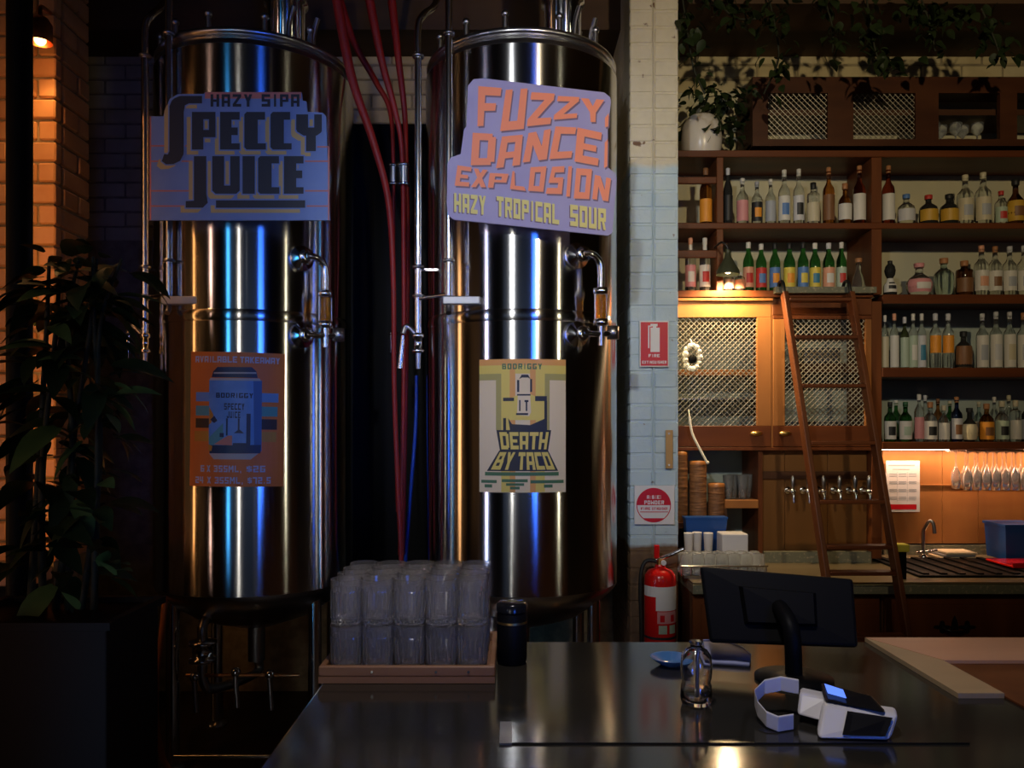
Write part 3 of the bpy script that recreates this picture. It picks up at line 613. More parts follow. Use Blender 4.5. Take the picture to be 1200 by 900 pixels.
wrapped('poster_small_print', [cr_(290, 700, 668, 718), cr_(270, 740, 352, 755), cr_(288, 762, 328, 778), cr_(378, 735, 508, 750), cr_(400, 755, 490, 768), cr_(420, 772, 468, 786), cr_(522, 740, 695, 756), cr_(590, 762, 635, 778)], cv_, 'poster_green', pd, .0020)
wrapped('poster_script', tx_('BODRIGGY', 380, 158, 580, 186, .35), cv_, 'poster_green', pd, .0020)

# ------------------------------------------------------------------ signs, plate and extinguisher on the column
def plate(name, x0, y0, x1, y1, d, label, mt):
    t = thing(name, tuple(at((x0+x1)/2, y1, d)), label, 'sign')
    mod_bevel(MB().box(X(x0, d), X(x1, d), d, d+.013, Z(y1, d), Z(y0, d)).build("plate", mt, t), .001, 1)
    def conv(a, b, lift=0): p = at(a, b, d); p.y -= lift; return p
    return t, conv
DC = 4.032
fs, cf = plate('extinguisher_sign', 749.5, 376, 784, 430, DC, 'red and white fire extinguisher sign on the blue column', 'sign_white')
flat_print('red_field', [r4(750.8, 377.5, 782.6, 428.6)], cf, 'sign_red', fs, .0008)
flat_print('pictogram', [r4(762.2, 384, 773, 412.5), r4(762.2, 379.5, 770.5, 382.5), r4(765, 382, 769, 384), r4(759.4, 382, 761, 408), r4(759.4, 381.5, 763, 383)], cf, 'sign_white', fs, .0016)
def pt(s, a, b, c, d_, g=.25): return [[(x, d_-y) for x, y in p] for p in text_polys(s, a, 0, c, d_-b, g)]
flat_print('lettering', pt('FIRE', 760, 415, 773, 418.6)+pt('EXTINGUISHER', 752.5, 422.8, 781, 426.2), cf, 'sign_white', fs, .0016)
rs, cf = plate('powder_sign', 743.5, 569, 790.5, 614.5, DC, 'square white sign with a red circle below the brass plate', 'sign_white')
flat_print('red_disc', [[(a, b) for a, b in circle(766, 592, 20.3, 26, PI, 2*PI)], circle(766, 592, 20.3, 12, PI*.27, PI*.73)], cf, 'sign_red', rs, .0008)
flat_print('disc_outline', [[(766+20.3*math.cos(a), 592+20.3*math.sin(a)), (766+20.3*math.cos(a+.13), 592+20.3*math.sin(a+.13)), (766+19.3*math.cos(a+.13), 592+19.3*math.sin(a+.13)), (766+19.3*math.cos(a), 592+19.3*math.sin(a))] for a in [k*.125 for k in range(25)]], cf, 'sign_red', rs, .0008)
flat_print('white_lettering', pt('A:B(E)', 758, 580.5, 775, 584.5)+pt('POWDER', 755, 586.5, 778, 591), cf, 'sign_white', rs, .0016)
flat_print('red_lettering', pt('FIRE', 751, 594.5, 762, 597.5)+pt('EXTINGUISHER', 764, 594.5, 782, 597.5)+[r4(750, 599.4, 783, 600.3)], cf, 'sign_red', rs, .0016)
bp_ = thing('brass_plate', tuple(at(784, 549, DC)), 'narrow brass strip plate on the right edge of the column', 'plate')
mod_bevel(MB().box(X(780, DC), X(788.5, DC), DC-.004, DC+.004, Z(549, DC), Z(504, DC)).build('plate', 'brass_aged', bp_), .002)
for y in (508, 545): MB().cyl(at(784, y, DC-.003), at(784, y, DC-.009), .005, n=8).build('screw', 'chrome_dull', bp_)
ed = 3.95; ex_ = X(773.5, ed); e = thing('fire_extinguisher', (ex_, ed, .39), 'red fire extinguisher hanging at the foot of the column', 'extinguisher')
rE = .077; zt = Z(666, ed)
MB().lathe([(rE*.9, .39), (rE, .40), (rE, zt-.06), (rE*.96, zt-.03), (rE*.75, zt-.008), (rE*.35, zt+.004), (rE*.3, zt+.02)], (ex_, ed, 0), 36).build('cylinder', 'ext_red', e)
def ext_patch(name, y0, y1, a0, a1, mt, k=1.012):
    MB().lathe([(rE*k, Z(y1, ed-.07)), (rE*k, Z(y0, ed-.07))], (ex_, ed, 0), 12, cap=False, a0=math.radians(a0), a1=math.radians(a1)).build(name, mt, e)
ext_patch('label_band', 688, 700, -175, -5, 'sign_white'); ext_patch('instruction_label', 700, 716, -115, -5, 'sign_white'); ext_patch('symbol_panel', 717, 731, -110, -15, 'label_pink', 1.008)
for a in (-105, -65): ext_patch('class_symbol', 733, 743, a, a+30, 'label_palegreen', 1.012)
for i, (a, b) in enumerate(((-100, 719), (-60, 719))): ext_patch('warning_mark', b+2, b+10, a, a+16, 'sign_red', 1.014)
ext_patch('strap', 747, 750, -179, -1, 'rubber', 1.02)
MB().cyl((ex_, ed, zt+.01), (ex_, ed, zt+.05), .016).build('valve', 'gold_brass', e)
MB().box(ex_-.03, ex_-.004, ed-.012, ed+.012, zt+.05, zt+.115, .004).build('trigger', 'ext_red', e)
hd = MB().tube([(ex_-.02, ed, zt+.04), (ex_+.05, ed-.02, zt+.07), (ex_+.11, ed-.03, zt+.10)], .009, sub=3).build('lever_handle', 'chrome', e)
MB().tube([(ex_-.015, ed, zt+.035), (ex_-.07, ed+.01, zt+.03), (ex_-.095, ed+.0, zt-.05), (ex_-.092, ed, .62), (ex_-.09, ed, .5)], .010, sub=6).build('hose', 'rubber', e)
MB().lathe([(.013, -.004), (.013, .004)], (ex_+.012, ed-.03, zt+.032), 14, (0, 1, 0)).build('pressure_gauge', 'sign_white', e)
MB().box(ex_-.03, ex_+.03, ed+.07, 4.046, zt-.2, zt-.15).build('wall_bracket', 'dark_metal', e)

# ------------------------------------------------------------------ back bar shelving
DS = 4.40
def fx(px): return X(px, DS)
def fz(py): return Z(py, DS)
YB = 4.734
XR = 3.6
shv = thing('bottle_shelving', (2.0, 4.55, 0), 'dark red brown timber shelving holding rows of bottles', 'shelving')
def shelf(x0, x1, ya, yb, mt='wood_h', nm='shelf_board', y0=DS, p=None): return mod_bevel(MB().box(x0, x1, y0, YB, fz(yb), fz(ya)).build(nm, mt, p or shv), .003, 1)
XL = cx1+.004
shelf(XL, XR, 176, 184); shelf(XL, XR, 261, 268)
for ya, yb in ((207, 215), (293, 302)): mod_bevel(MB().box(XL, fx(840), DS, DS+.02, fz(yb), fz(ya)).build('bottle_rail', 'wood_h', shv), .003, 1)
shelf(XL, fx(1022), 341, 349, y0=DS-.02); shelf(fx(1034), XR, 345, 353)
shelf(fx(1034), XR, 431, 442); shelf(fx(1034), XR, 518, 526)
def post(x0, x1, ya, yb, y0=DS+.004, mt='wood', nm='upright', p=None): return mod_bevel(MB().box(fx(x0), fx(x1), y0, YB, fz(yb), fz(ya)).build(nm, mt, p or shv), .003, 1)
post(840, 848, 184, 261); post(840, 848, 268, 341); post(1022, 1034, 184, 261); post(1022, 1034, 268, 345)
post(1022, 1034, 353, 655)
MB().box(fx(1034), XR, DS-.012, DS, fz(356), fz(351.5)).build('front_rail', 'wood_h', shv)
MB().box(fx(905), fx(1022), DS-.055, DS-.02, fz(345), fz(338)).build('ladder_rail_board', 'terrazzo', shv)
# top cabinets with wire mesh
tc = thing('mesh_top_cabinet', (2.2, 4.5, fz(172)), 'dark timber cabinet with wire mesh openings above the bottles', 'cabinet')
def tbox(x0, x1, ya, yb, nm, y0=DS, y1=DS+.03, mt='wood_cabinet', p=None): return MB().box(fx(x0), fx(x1), y0, y1, fz(yb), fz(ya)).build(nm, mt, p or tc)
xs_ = [(882, 900), (970, 1000), (1073, 1100), (1172, 1192), (1262, 1290)]
tbox(882, 1290, 90, 109, 'top_rail'); tbox(882, 1290, 163, 171, 'bottom_rail')
for a, b in xs_: tbox(a, b, 109, 163, 'stile', mt='wood_cabinet')
tbox(882, 1290, 90, 94, 'top_board', y0=DS+.03, y1=4.70)
tbox(882, 1290, 124, 133, 'floor_board', y0=DS+.03, y1=4.72, mt='wood_cabinet') if False else tbox(882, 1290, 166, 170, 'floor_board', y0=DS+.031, y1=4.72)
tbox(882, 1290, 124, 131, 'inner_shelf', y0=DS+.05, y1=4.72, mt='wood_dark'); tbox(882, 885, 94, 171, 'side', y0=DS+.03, y1=4.70, mt='wood_cabinet')
def mesh_panel(parent, x0, x1, ya, yb, d, step=.03, r=.0016, nm='wire_mesh'):
    xa, xb, za, zb = X(x0, d), X(x1, d), Z(yb, d), Z(ya, d); mb = MB()
    for sg in (1, -1):
        k = xa-(zb-za)
        while k < xb+(zb-za):
            # line x = k + sg*(z-za)
            pts = []
            c0 = k if sg > 0 else k
            t0, t1 = 0, zb-za
            f = (lambda z: c0+z) if sg > 0 else (lambda z: c0-z)
            lo, hi = (max(t0, xa-c0), min(t1, xb-c0)) if sg > 0 else (max(t0, c0-xb), min(t1, c0-xa))
            if hi-lo > .004:
                mb.cyl((f(lo), d+.001*sg, za+lo), (f(hi), d+.001*sg, za+hi), r, n=4, cap=False, smooth=False)
            k += step
    o = mb.build(nm, 'wire', parent); o['kind'] = 'stuff'; return o
mesh_panel(tc, 900, 970, 109, 163, DS+.015); mesh_panel(tc, 1000, 1073, 109, 163, DS+.015)
# mesh cabinet below
mc = thing('mesh_cabinet', (fx(900), 4.5, fz(528)), 'orange brown cabinet with two diamond mesh doors behind the ladder', 'cabinet')
def mbx(x0, x1, ya, yb, nm, y0, y1, mt='wood_panel', p=mc): return mod_bevel(MB().box(x0 if x0 < 50 else fx(x0), fx(x1), y0, y1, fz(yb), fz(ya)).build(nm, mt, p), .002, 1)
mbx(905.5, 1021.6, 349.5, 369, 'top_rail', DS, DS+.04, 'wood'); mbx(XL, 905, 349.5, 353, 'cornice', DS-.015, DS+.04)
mbx(904, 906, 353, 525, 'centre_divider', DS+.002, YB, 'wood_panel')
mbx(XL, 1021.6, 524, 528, 'bottom_board', DS, YB, 'wood_h')
for nm_, a, b, s in (('left', XL, 904, 0), ('right', 906, 1021.6, 1)):
    xa = a if a < 50 else fx(a); a_px = 600+xa*F/DS
    dr = thing('door', ((xa+fx(b))/2, DS, fz(524)), None, None); dr.parent = mc; dr.location = Vector(dr.location)-Vector(mc.location)
    yT = 353.5 if s == 0 else 369.5
    i0, i1 = (a_px+8, 887) if s == 0 else (920, 1014)
    mbx(a_px, b, yT, 372 if s == 0 else 374, 'door_rail', DS, DS+.028, 'wood_panel' if s == 0 else 'wood_h', dr); mbx(a_px, b, 499, 523.5, 'door_rail', DS, DS+.028, 'wood_h', dr)
    mbx(a_px, i0, 372 if s == 0 else 374, 499, 'door_stile', DS, DS+.028, 'wood_panel', dr); mbx(i1, b, 372 if s == 0 else 374, 499, 'door_stile', DS, DS+.028, 'wood_panel', dr)
    mesh_panel(dr, i0, i1, 372, 499, DS+.014, .030, .0026)
    hx = fx(886 if s == 0 else 920)
    MB().sphere((hx, DS-.002, fz(508)), .034, 18, 8, (1.05, .55, .42)).build('cup_pull', 'gold_brass', dr)
mbx(XL, 904, 432, 439, 'inner_shelf', DS+.08, YB, 'wood_panel'); mbx(906, 1021.6, 424, 436, 'inner_shelf', DS+.08, YB, 'wood_dark')
mbx(XL, 904, 466, 468, 'inner_rack', DS+.08, YB, 'chrome_dull')
# panelling under the cabinets, niche on the left
tp = thing('tap_panel', (fx(960), 4.5, .82), 'brown timber panel carrying the row of beer taps', 'panel')
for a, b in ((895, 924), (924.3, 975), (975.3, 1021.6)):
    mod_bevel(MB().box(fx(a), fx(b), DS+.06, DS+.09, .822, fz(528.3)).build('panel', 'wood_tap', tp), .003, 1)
MB().box(fx(895), fx(1021.6), DS+.045, DS+.06, fz(562), fz(553)).build('tap_rail', 'wood_dark', tp)
MB().box(fx(890), fx(895), DS+.02, YB, .822, fz(528.3)).build('side_post', 'wood', tp)
nch = thing('niche_shelf', (fx(870), 4.5, fz(597)), 'small timber shelf in the dark niche below the mesh door', 'shelf')
mod_bevel(MB().box(fx(850), fx(890)-.001, DS+.01, YB, fz(596), fz(586)).build('board', 'wood_panel', nch), .003, 1)
MB().box(fx(850), fx(853), DS+.02, YB, .83, fz(596)).build('bracket', 'wood_dark', nch)
bs = thing('wall_backsplash', (fx(1120), 4.7, .86), 'orange brown timber backsplash lit from under the shelf', None); bs['kind'] = 'structure'
for a, b in ((1034.5, 1104), (1104.4, 1146), (1146.4, 1215), (1215.4, 1290)):
    mod_bevel(MB().box(X(a, 4.7), X(b, 4.7), 4.70, 4.734, .872, Z(527, 4.7)).build('panel', 'wood_panel', bs), .002, 1)
MB().box(X(1034, 4.7), X(1290, 4.7), 4.69, 4.70, Z(569, 4.7), Z(567.5, 4.7)).build('joint_strip', 'wood_panel', bs)
# under shelf LED strip
ls = thing('led_strip', (fx(1120), 4.5, fz(526)-.012), 'thin warm LED strip under the lowest bottle shelf', 'light')
MB().box(fx(1038), XR-.1, 4.62, 4.64, fz(526)-.010, fz(526)).build('housing', 'dark_metal', ls)
MB().box(fx(1038), XR-.1, 4.622, 4.638, fz(526)-.012, fz(526)-.0101).build('diffuser', 'led_strip', ls)
light('AREA', 'led_strip_light', ((fx(1038)+XR)/2, 4.63, fz(526)-.014), ((fx(1038)+XR)/2, 4.66, 0), 7, (1, .62, .38), shape='RECTANGLE', size=XR-fx(1038), size_y=.02)

# ------------------------------------------------------------------ back counter and drawers
CZ = .81
ct = thing('back_counter', (2.2, 4.3, CZ-.05), 'speckled counter with sink along the back bar', 'counter')
mod_bevel(MB().box(.86, XR, 3.86, 4.695, CZ-.012, CZ).build('worktop', 'counter_dark', ct), .004)
MB().box(.86, XR, 3.85, 4.69, CZ-.055, CZ-.0125).build('stone_edge', 'terrazzo', ct)
MB().box(X(1034.5, 4.7), XR, 4.68, 4.694, CZ+.001, CZ+.055).build('upstand', 'terrazzo', ct)
MB().box(fx(896), fx(1021), 4.40, 4.44, CZ+.001, CZ+.06).build('upstand', 'terrazzo', ct)
sx0, sx1 = X(1062, 4.1), X(1240, 4.1)
mod_bevel(MB().box(sx0, sx1, 3.97, 4.5, CZ+.001, CZ+.012).build('sink_mat', 'black', ct), .004)
for k in range(9): MB().box(sx0+.03+k*.09, sx0+.06+k*.09, 3.99, 4.48, CZ+.0121, CZ+.02).build('drain_rib', 'black', ct)
for i, (a, b) in enumerate(((.86, 1.30), (1.305, 1.78), (1.785, 2.56), (2.565, 3.3))):
    dw = thing('base_cabinet', ((a+b)/2, 4.2, 0), ['dark timber base cabinet nearest the column', 'dark timber base cabinet behind the ladder foot', 'dark timber base cabinet with ornate black handle', 'dark timber base cabinet at the right end of the counter'][i], 'cabinet', 'base cabinets under the back counter')
    MB().box(a, b, 3.92, 4.68, .02, CZ-.056).build('carcass', 'wood_dark', dw)
    for j, (z0, z1) in enumerate(((.50, .735), (.08, .49))):
        f_ = mod_bevel(MB().box(a+.01, b-.01, 3.90, 3.919, z0, z1).build('drawer_front' if j == 0 else 'door', 'wood', dw), .004, 1)
        mb = MB(); mb.box(a+.05, b-.05, 3.894, 3.8999, z0+.04, z1-.04); mb.build('raised_panel', 'wood', f_)
        hxm = X(1119, 3.89) if i == 2 else (a+b)/2; hz = Z(735, 3.89) if j == 0 else z1-.08
        hb = MB()
        hb.tube([(hxm-.06, 3.89, hz), (hxm-.04, 3.87, hz-.012), (hxm, 3.862, hz-.016), (hxm+.04, 3.87, hz-.012), (hxm+.06, 3.89, hz)], .007, sub=4)
        hn = hb.build('handle', 'black_gloss', f_)
        pb = MB()
        for s in (-1, 1):
            pb.prism([(math.cos(t_)*(.030+.012*math.cos(4*t_)), math.sin(t_)*(.022+.01*math.cos(4*t_))) for t_ in [2*PI*k/24 for k in range(24)]], (hxm+s*.06, 3.8935, hz), (1, 0, 0), (0, 0, 1), (0, -.004, 0))
        pb.prism([(-.02, -.012), (.02, -.012), (.012, .03), (0, .055), (-.012, .03)], (hxm, 3.8935, hz), (1, 0, 0), (0, 0, 1), (0, -.004, 0))
        pb.build('back_plate', 'black_gloss', f_)

# ------------------------------------------------------------------ ladder
ld = thing('library_ladder', (1.62, 3.5, 0), 'wooden library ladder leaning on the bottle shelves', 'ladder')
def lp(side, z):
    f = (2.235-z)/(2.235-.80); y = 4.27-(4.27-3.75)*f
    return Vector(((1.437+.023*f) if side == 0 else (1.785+.006*f), y, z))
for s in (0, 1):
    mb = MB(); a, b = lp(s, 0.02), lp(s, 2.25); dirv = nrm(b-a); sd = Vector((1, 0, 0)); fw = dirv.cross(sd)
    rings = [[p+sd*u*.013+fw*v*.03 for u, v in ((-1, -1), (1, -1), (1, 1), (-1, 1))] for p in (a, b)]
    mb.loft(rings, True, False); r_ = mb.build('side_rail', 'wood', ld); mod_bevel(r_, .005)
    MB().tube([b+Vector((0, .0, -.02)), b+Vector((0, .02, .06)), b+Vector((0, .075, .075)), b+Vector((0, .10, .04))], .009, sub=4).build('rail_hook', 'dark_metal', ld)
    MB().lathe([(.03, -.02), (.03, .02)], a+Vector((0, 0, .01)), 14, (1, 0, 0)).build('wheel', 'rubber', ld)
for zt_ in (2.215, 2.01, 1.755, 1.47, 1.19, .985, .87, .60, .33):
    a, b = lp(0, zt_), lp(1, zt_)
    mod_bevel(MB().box(a.x+.012, b.x-.012, a.y-.035, a.y+.035, zt_-.009, zt_+.009).build('tread', 'wood_h', ld), .004)

# ------------------------------------------------------------------ bottles
PROF = {
 'liquor': [(.86, 0), (1, .02), (1, .58), (.9, .64), (.5, .71), (.36, .76), (.34, .9), (.40, .905), (.40, .93), (.34, .935), (.34, .95)],
 'tall': [(.86, 0), (1, .02), (1, .62), (.88, .68), (.45, .76), (.34, .80), (.32, .92), (.38, .925), (.38, .95)],
 'wine': [(.86, 0), (1, .02), (1, .60), (.92, .66), (.62, .74), (.42, .80), (.38, .95)],
 'squat': [(.85, 0), (1, .04), (1, .50), (.92, .60), (.6, .68), (.34, .73), (.30, .88), (.36, .89), (.36, .93)],
 'round': [(.55, 0), (.8, .05), (1, .25), (.98, .40), (.78, .55), (.45, .64), (.30, .70), (.28, .90), (.34, .91), (.34, .94)],
 'square': [(.9, 0), (1, .02), (1, .70), (.95, .74), (.45, .78), (.40, .82), (.40, .92)],
 'bell': [(.9, 0), (1, .03), (.92, .25), (.75, .42), (.45, .58), (.36, .66), (.34, .90), (.42, .91), (.42, .95)],
 'doll': [(.75, 0), (1, .04), (.95, .30), (.5, .42), (.42, .50), (.72, .60), (.85, .72), (.7, .84), (.35, .92), (.3, .95)]}
nb = 0
def bottle(px, base_y, top_y, wpx, prof, glass, cap, lab, label, d=4.47, motif=None, lz=(.12, .50), shelf_z=None, capl=None, grp='bottles on the back bar shelves', neck=None):
    """px/base/top/width as seen on the shelf front; lab = label colour"""
    z0 = shelf_z+.001; wpx *= .9; h = (fz(top_y)-fz(base_y)); r = wpx*DS/F/2; x = X(px, d)
    o = thing('bottle', (x, d, z0), label, 'bottle', grp); pr = PROF[prof]; n = 4 if prof == 'square' and False else 20
    MB().lathe([(a*r, b*h) for a, b in pr], (x, d, z0), n).build('glass_body', 'bottle_'+glass, o)
    a, b = pr[-1]
    if cap: MB().lathe([(a*r*1.12, (b-.07)*h), (a*r*1.18, b*h), (a*r*1.18, h), (a*r*.9, h*1.005)], (x, d, z0), 14).build('cap', 'label_'+cap, o)
    if neck: MB().lathe([(.40*r, .77*h), (.37*r, .88*h)], (x, d, z0), 14, cap=False).build('neck_label', 'label_'+neck, o)
    def rad(t):
        for (r0, t0), (r1, t1_) in zip(pr, pr[1:]):
            if t0 <= t <= t1_ and t1_ > t0: return r0+(r1-r0)*(t-t0)/(t1_-t0)
        return 1
    if lab:
        zz = [lz[0]+(lz[1]-lz[0])*k/4 for k in range(5)]
        lo_ = MB().lathe([(rad(t)*r+.0012, t*h) for t in zz], (x, d, z0), 14, cap=False, a0=math.radians(-172), a1=math.radians(-8)).build('label', 'label_'+lab, o)
        if motif:
            zz = [lz[0]+(lz[1]-lz[0])*k for k in (.22, .45, .7)]
            MB().lathe([(rad(t)*r+.0022, t*h) for t in zz], (x, d, z0), 8, cap=False, a0=math.radians(-125), a1=math.radians(-55)).build('label_motif', 'label_'+motif, lo_)
    return o
zS1, zS2, zS3, zS4, zS5, zS3r = fz(176), fz(261), fz(341), fz(431), fz(518), fz(345)
zu1, zu2 = fz(207), fz(293)
U, L2, L3, L4 = 'upper', 'second', 'third', 'lowest'
rowA = [ # px, top, width, profile, glass, cap, label, motif, text
 (853, 193, 12, 'wine', 'dark', 'silver', 'black', None, 'tall slim dark bottle beside the left shelf post, top row'),
 (870, 205, 15, 'liquor', 'clear', 'white', 'pink', None, 'clear bottle with a dull pink label, top row left'),
 (887, 209, 14, 'liquor', 'clear', 'grey', 'black', 'orange', 'short clear bottle with black label and orange spot, top row'),
 (903, 206, 13, 'liquor', 'clear', 'white', 'grey', None, 'clear bottle with a pale grey blue label, top row'),
 (919, 195, 15, 'liquor', 'clear', 'white', 'white', 'blue', 'tall clear bottle with white label and blue mark, top row'),
 (936, 194, 14, 'liquor', 'clear', 'white', 'silver', 'black', 'tall clear bottle with silver and black label, top row'),
 (953, 210, 16, 'square', 'clear', 'black', 'cream', None, 'clear straight bottle with black stopper and cream base label, top row'),
 (971, 192, 15, 'liquor', 'amber', 'cork', 'brown', None, 'amber whisky bottle with tan capsule, top row'),
 (990, 211, 17, 'squat', 'amber', 'cork', 'white', None, 'short amber bottle with white label beside the post bottle, top row'),
 (1007, 190, 16, 'liquor', 'red', 'cork', 'white', None, 'tall reddish bottle with orange cap left of the middle post'),
 (1041, 190, 16, 'liquor', 'red', 'cork', 'white', None, 'tall reddish bottle with orange cap right of the middle post'),
 (1062, 224, 22, 'squat', 'clear', 'blue', 'silver', None, 'squat bottle with blue neck and round silver label'),
 (1088, 225, 23, 'squat', 'dark', 'red', 'gold', None, 'squat black bottle with gold disc and red neck'),
 (1112, 224, 23, 'squat', 'dark', 'black', 'gold', None, 'squat black bottle with gold disc and black neck'),
 (1131, 201, 20, 'liquor', 'clear', 'cream', 'cream', 'grey', 'clear bottle with cream cap and oval label, left of the pair'),
 (1152, 198, 20, 'liquor', 'clear', 'cream', 'cream', 'grey', 'clear bottle with cream cap and oval label, right of the pair'),
 (1173, 220, 15, 'tall', 'clear', 'red', 'palegreen', 'red', 'small clear bottle with a red cap, top row right'),
 (1190, 206, 24, 'round', 'brown', 'black', 'gold', 'brown', 'bulbous dark bottle with gold label at the right edge, top row')]
for px, ty, wd, pr, gl, cp_, lb, mo, tx in rowA:
    bottle(px, 261, ty, wd, pr, gl, cp_, lb, tx, motif=mo, shelf_z=zS2, lz=(.08, .52) if pr != 'squat' else (.12, .50))
rowB = [
 (809, 276, 14, 'tall', 'clear', 'peach', 'pink', 'white', 'clear bottle with pink label beside the column, second row'),
 (826, 276, 14, 'tall', 'clear', 'white', 'white', 'red', 'clear bottle with bright white label next to the lamp, second row'),
 (877, 281, 14, 'wine', 'green', 'white', 'peach', 'red', 'green bottle with peach label, first of the green row'),
 (892, 283, 14, 'wine', 'green', 'white', 'red', 'blue', 'green bottle with red and blue label, second of the green row'),
 (908, 282, 14, 'wine', 'green', 'black', 'blue', 'orange', 'green bottle with sky blue label and orange motif'),
 (925, 282, 15, 'wine', 'green', 'black', 'yellow', 'orange', 'green bottle with a yellow label, left of the blue labelled one'),
 (941, 281, 14, 'wine', 'green', 'black', 'blue', 'yellow', 'green bottle with deep blue label in mid row'),
 (955, 282, 14, 'wine', 'green', 'white', 'yellow', 'teal', 'green bottle with yellow top label and teal motif'),
 (971, 282, 15, 'wine', 'green', 'silver', 'peach', 'white', 'green bottle with peach and white label near the row end'),
 (986, 281, 13, 'wine', 'green', 'white', 'palegreen', 'red', 'last green bottle, with pale green label, beside the decanter'),
 (1006, 300, 18, 'bell', 'clear', 'cork', None, None, 'small clear decanter beside the last green bottle'),
 (1043, 299, 17, 'doll', 'dark', 'black', 'white', 'black', 'black and white figure shaped bottle right of the middle post'),
 (1077, 302, 32, 'round', 'clear', 'pink', 'pink', 'white', 'round bottle with pink stopper and floral label'),
 (1106, 296, 25, 'squat', 'aqua', 'cork', None, None, 'pale aqua squat bottle with a dark cork'),
 (1130, 299, 21, 'square', 'brown', 'cork', 'brown', None, 'square brown liqueur bottle with cork, beside the aqua one'),
 (1150, 281, 18, 'liquor', 'clear', 'peach', 'white', 'peach', 'clear bottle with peach cap and white label, second row right'),
 (1166, 282, 17, 'liquor', 'clear', 'cork', 'white', 'brown', 'clear bottle with red brown animal label, second row right'),
 (1183, 282, 17, 'liquor', 'clear', 'silver', 'white', 'grey', 'clear bottle with grey animal label, second row right'),
 (1200, 281, 17, 'liquor', 'clear', 'silver', 'white', 'blue', 'clear bottle with blue mark cut by the right edge, second row')]
for px, ty, wd, pr, gl, cp_, lb, mo, tx in rowB:
    bottle(px, 341, ty, wd, pr, gl, cp_, lb, tx, motif=mo, shelf_z=zS3 if px < 1030 else zS3r, lz=(.10, .50), neck='white' if px in (809, 826) else None)
for px, ty, lb, tx in ((854, 318, 'white', 'small bottle with white label below the shade lamp, left one'), (867, 318, 'peach', 'small bottle with pale peach label below the shade lamp, right one')):
    bottle(px, 341, ty, 13, 'square', 'clear', 'white', lb, tx, shelf_z=zS3, lz=(.15, .62), d=4.44)
bottle(827, 261, 193, 16, 'tall', 'amber', 'brown', 'orange', 'small amber bottle in the narrow bay beside the column', shelf_z=zS2, lz=(.05, .45))
rowC = [
 (1037, 368, 9, 'tall', 'clear', 'white', 'cream', None, 'slim bottle with cream label behind the ladder rail, third row'),
 (1048, 366, 11, 'tall', 'clear', 'peach', 'white', None, 'slim bottle with off white label, second in the third row'),
 (1060, 370, 11, 'tall', 'olive', 'silver', 'palegreen', None, 'slim bottle with grey green label, third row'),
 (1070, 366, 11, 'tall', 'clear', 'white', 'palegreen', 'white', 'slim bottle with pale green label and white cap, third row'),
 (1080, 366, 11, 'tall', 'clear', 'white', 'silver', 'teal', 'slim bottle with blue edged pale label, third row'),
 (1096, 366, 14, 'tall', 'clear', 'silver', 'orange', None, 'bottle with bright orange label, left of the orange pair'),
 (1111, 366, 14, 'tall', 'clear', 'silver', 'orange', None, 'bottle with bright orange label, right of the orange pair'),
 (1129, 387, 21, 'squat', 'dark', 'black', 'brown', None, 'round shouldered black bottle beside the orange pair'),
 (1151, 366, 15, 'liquor', 'clear', 'silver', 'white', 'grey', 'white labelled clear bottle next to the black bottle, third row'),
 (1167, 364, 15, 'liquor', 'clear', 'silver', 'white', 'silver', 'white labelled clear bottle, second of four, third row'),
 (1183, 364, 15, 'liquor', 'clear', 'silver', 'white', 'cream', 'white labelled clear bottle, third of four, third row'),
 (1199, 365, 15, 'liquor', 'clear', 'cork', 'white', 'grey', 'white labelled clear bottle cut by the right edge, third row')]
for px, ty, wd, pr, gl, cp_, lb, mo, tx in rowC:
    bottle(px, 431, ty, wd, pr, gl, cp_, lb, tx, motif=mo, shelf_z=zS4, lz=(.02, .60) if lb != 'orange' else (.28, .60))
rowD = [
 (1043, 471, 15, 'liquor', 'green', 'black', 'white', 'black', 'squarish bottle with white label beside the shelf post, lowest row'),
 (1061, 471, 16, 'liquor', 'green', 'green', 'white', 'palegreen', 'green bottle with white and green label, lowest row'),
 (1077, 462, 12, 'tall', 'clear', 'white', 'pink', None, 'pale pink slim bottle with tall white cap, lowest row'),
 (1090, 471, 17, 'squat', 'clear', 'cork', 'white', 'black', 'stout white labelled bottle with cork, lowest row'),
 (1106, 475, 14, 'squat', 'clear', 'cream', 'white', None, 'short bottle with bright white label, lowest row'),
 (1121, 465, 14, 'liquor', 'blue', 'cork', 'silver', 'brown', 'dark blue bottle with cork and silver label, lowest row'),
 (1136, 478, 20, 'round', 'dark', 'black', 'cream', None, 'bulbous black bottle with pale diamond label, lowest row'),
 (1156, 473, 18, 'squat', 'amber', 'cork', 'orange', 'brown', 'squat bottle with orange banded label, lowest row'),
 (1174, 470, 17, 'squat', 'clear', 'cream', 'palegreen', 'black', 'squat bottle with pale green label and black band, lowest row'),
 (1190, 469, 14, 'square', 'clear', 'cream', 'white', None, 'square bottle with cream cap near the right edge, lowest row'),
 (1203, 467, 13, 'liquor', 'dark', 'black', 'grey', None, 'dark bottle cut by the right edge, lowest row')]
for px, ty, wd, pr, gl, cp_, lb, mo, tx in rowD:
    bottle(px, 518, ty, wd, pr, gl, cp_, lb, tx, motif=mo, shelf_z=zS5, lz=(.06, .52))
rowE = [(1050, 472, 13, 'green', 'white'), (1084, 466, 12, 'clear', 'silver'), (1099, 470, 12, 'amber', 'brown'), (1113, 473, 12, 'green', 'cream'), (1147, 474, 12, 'aqua', 'cream'), (1165, 468, 12, 'clear', 'white'), (1182, 466, 13, 'clear', 'cream')]
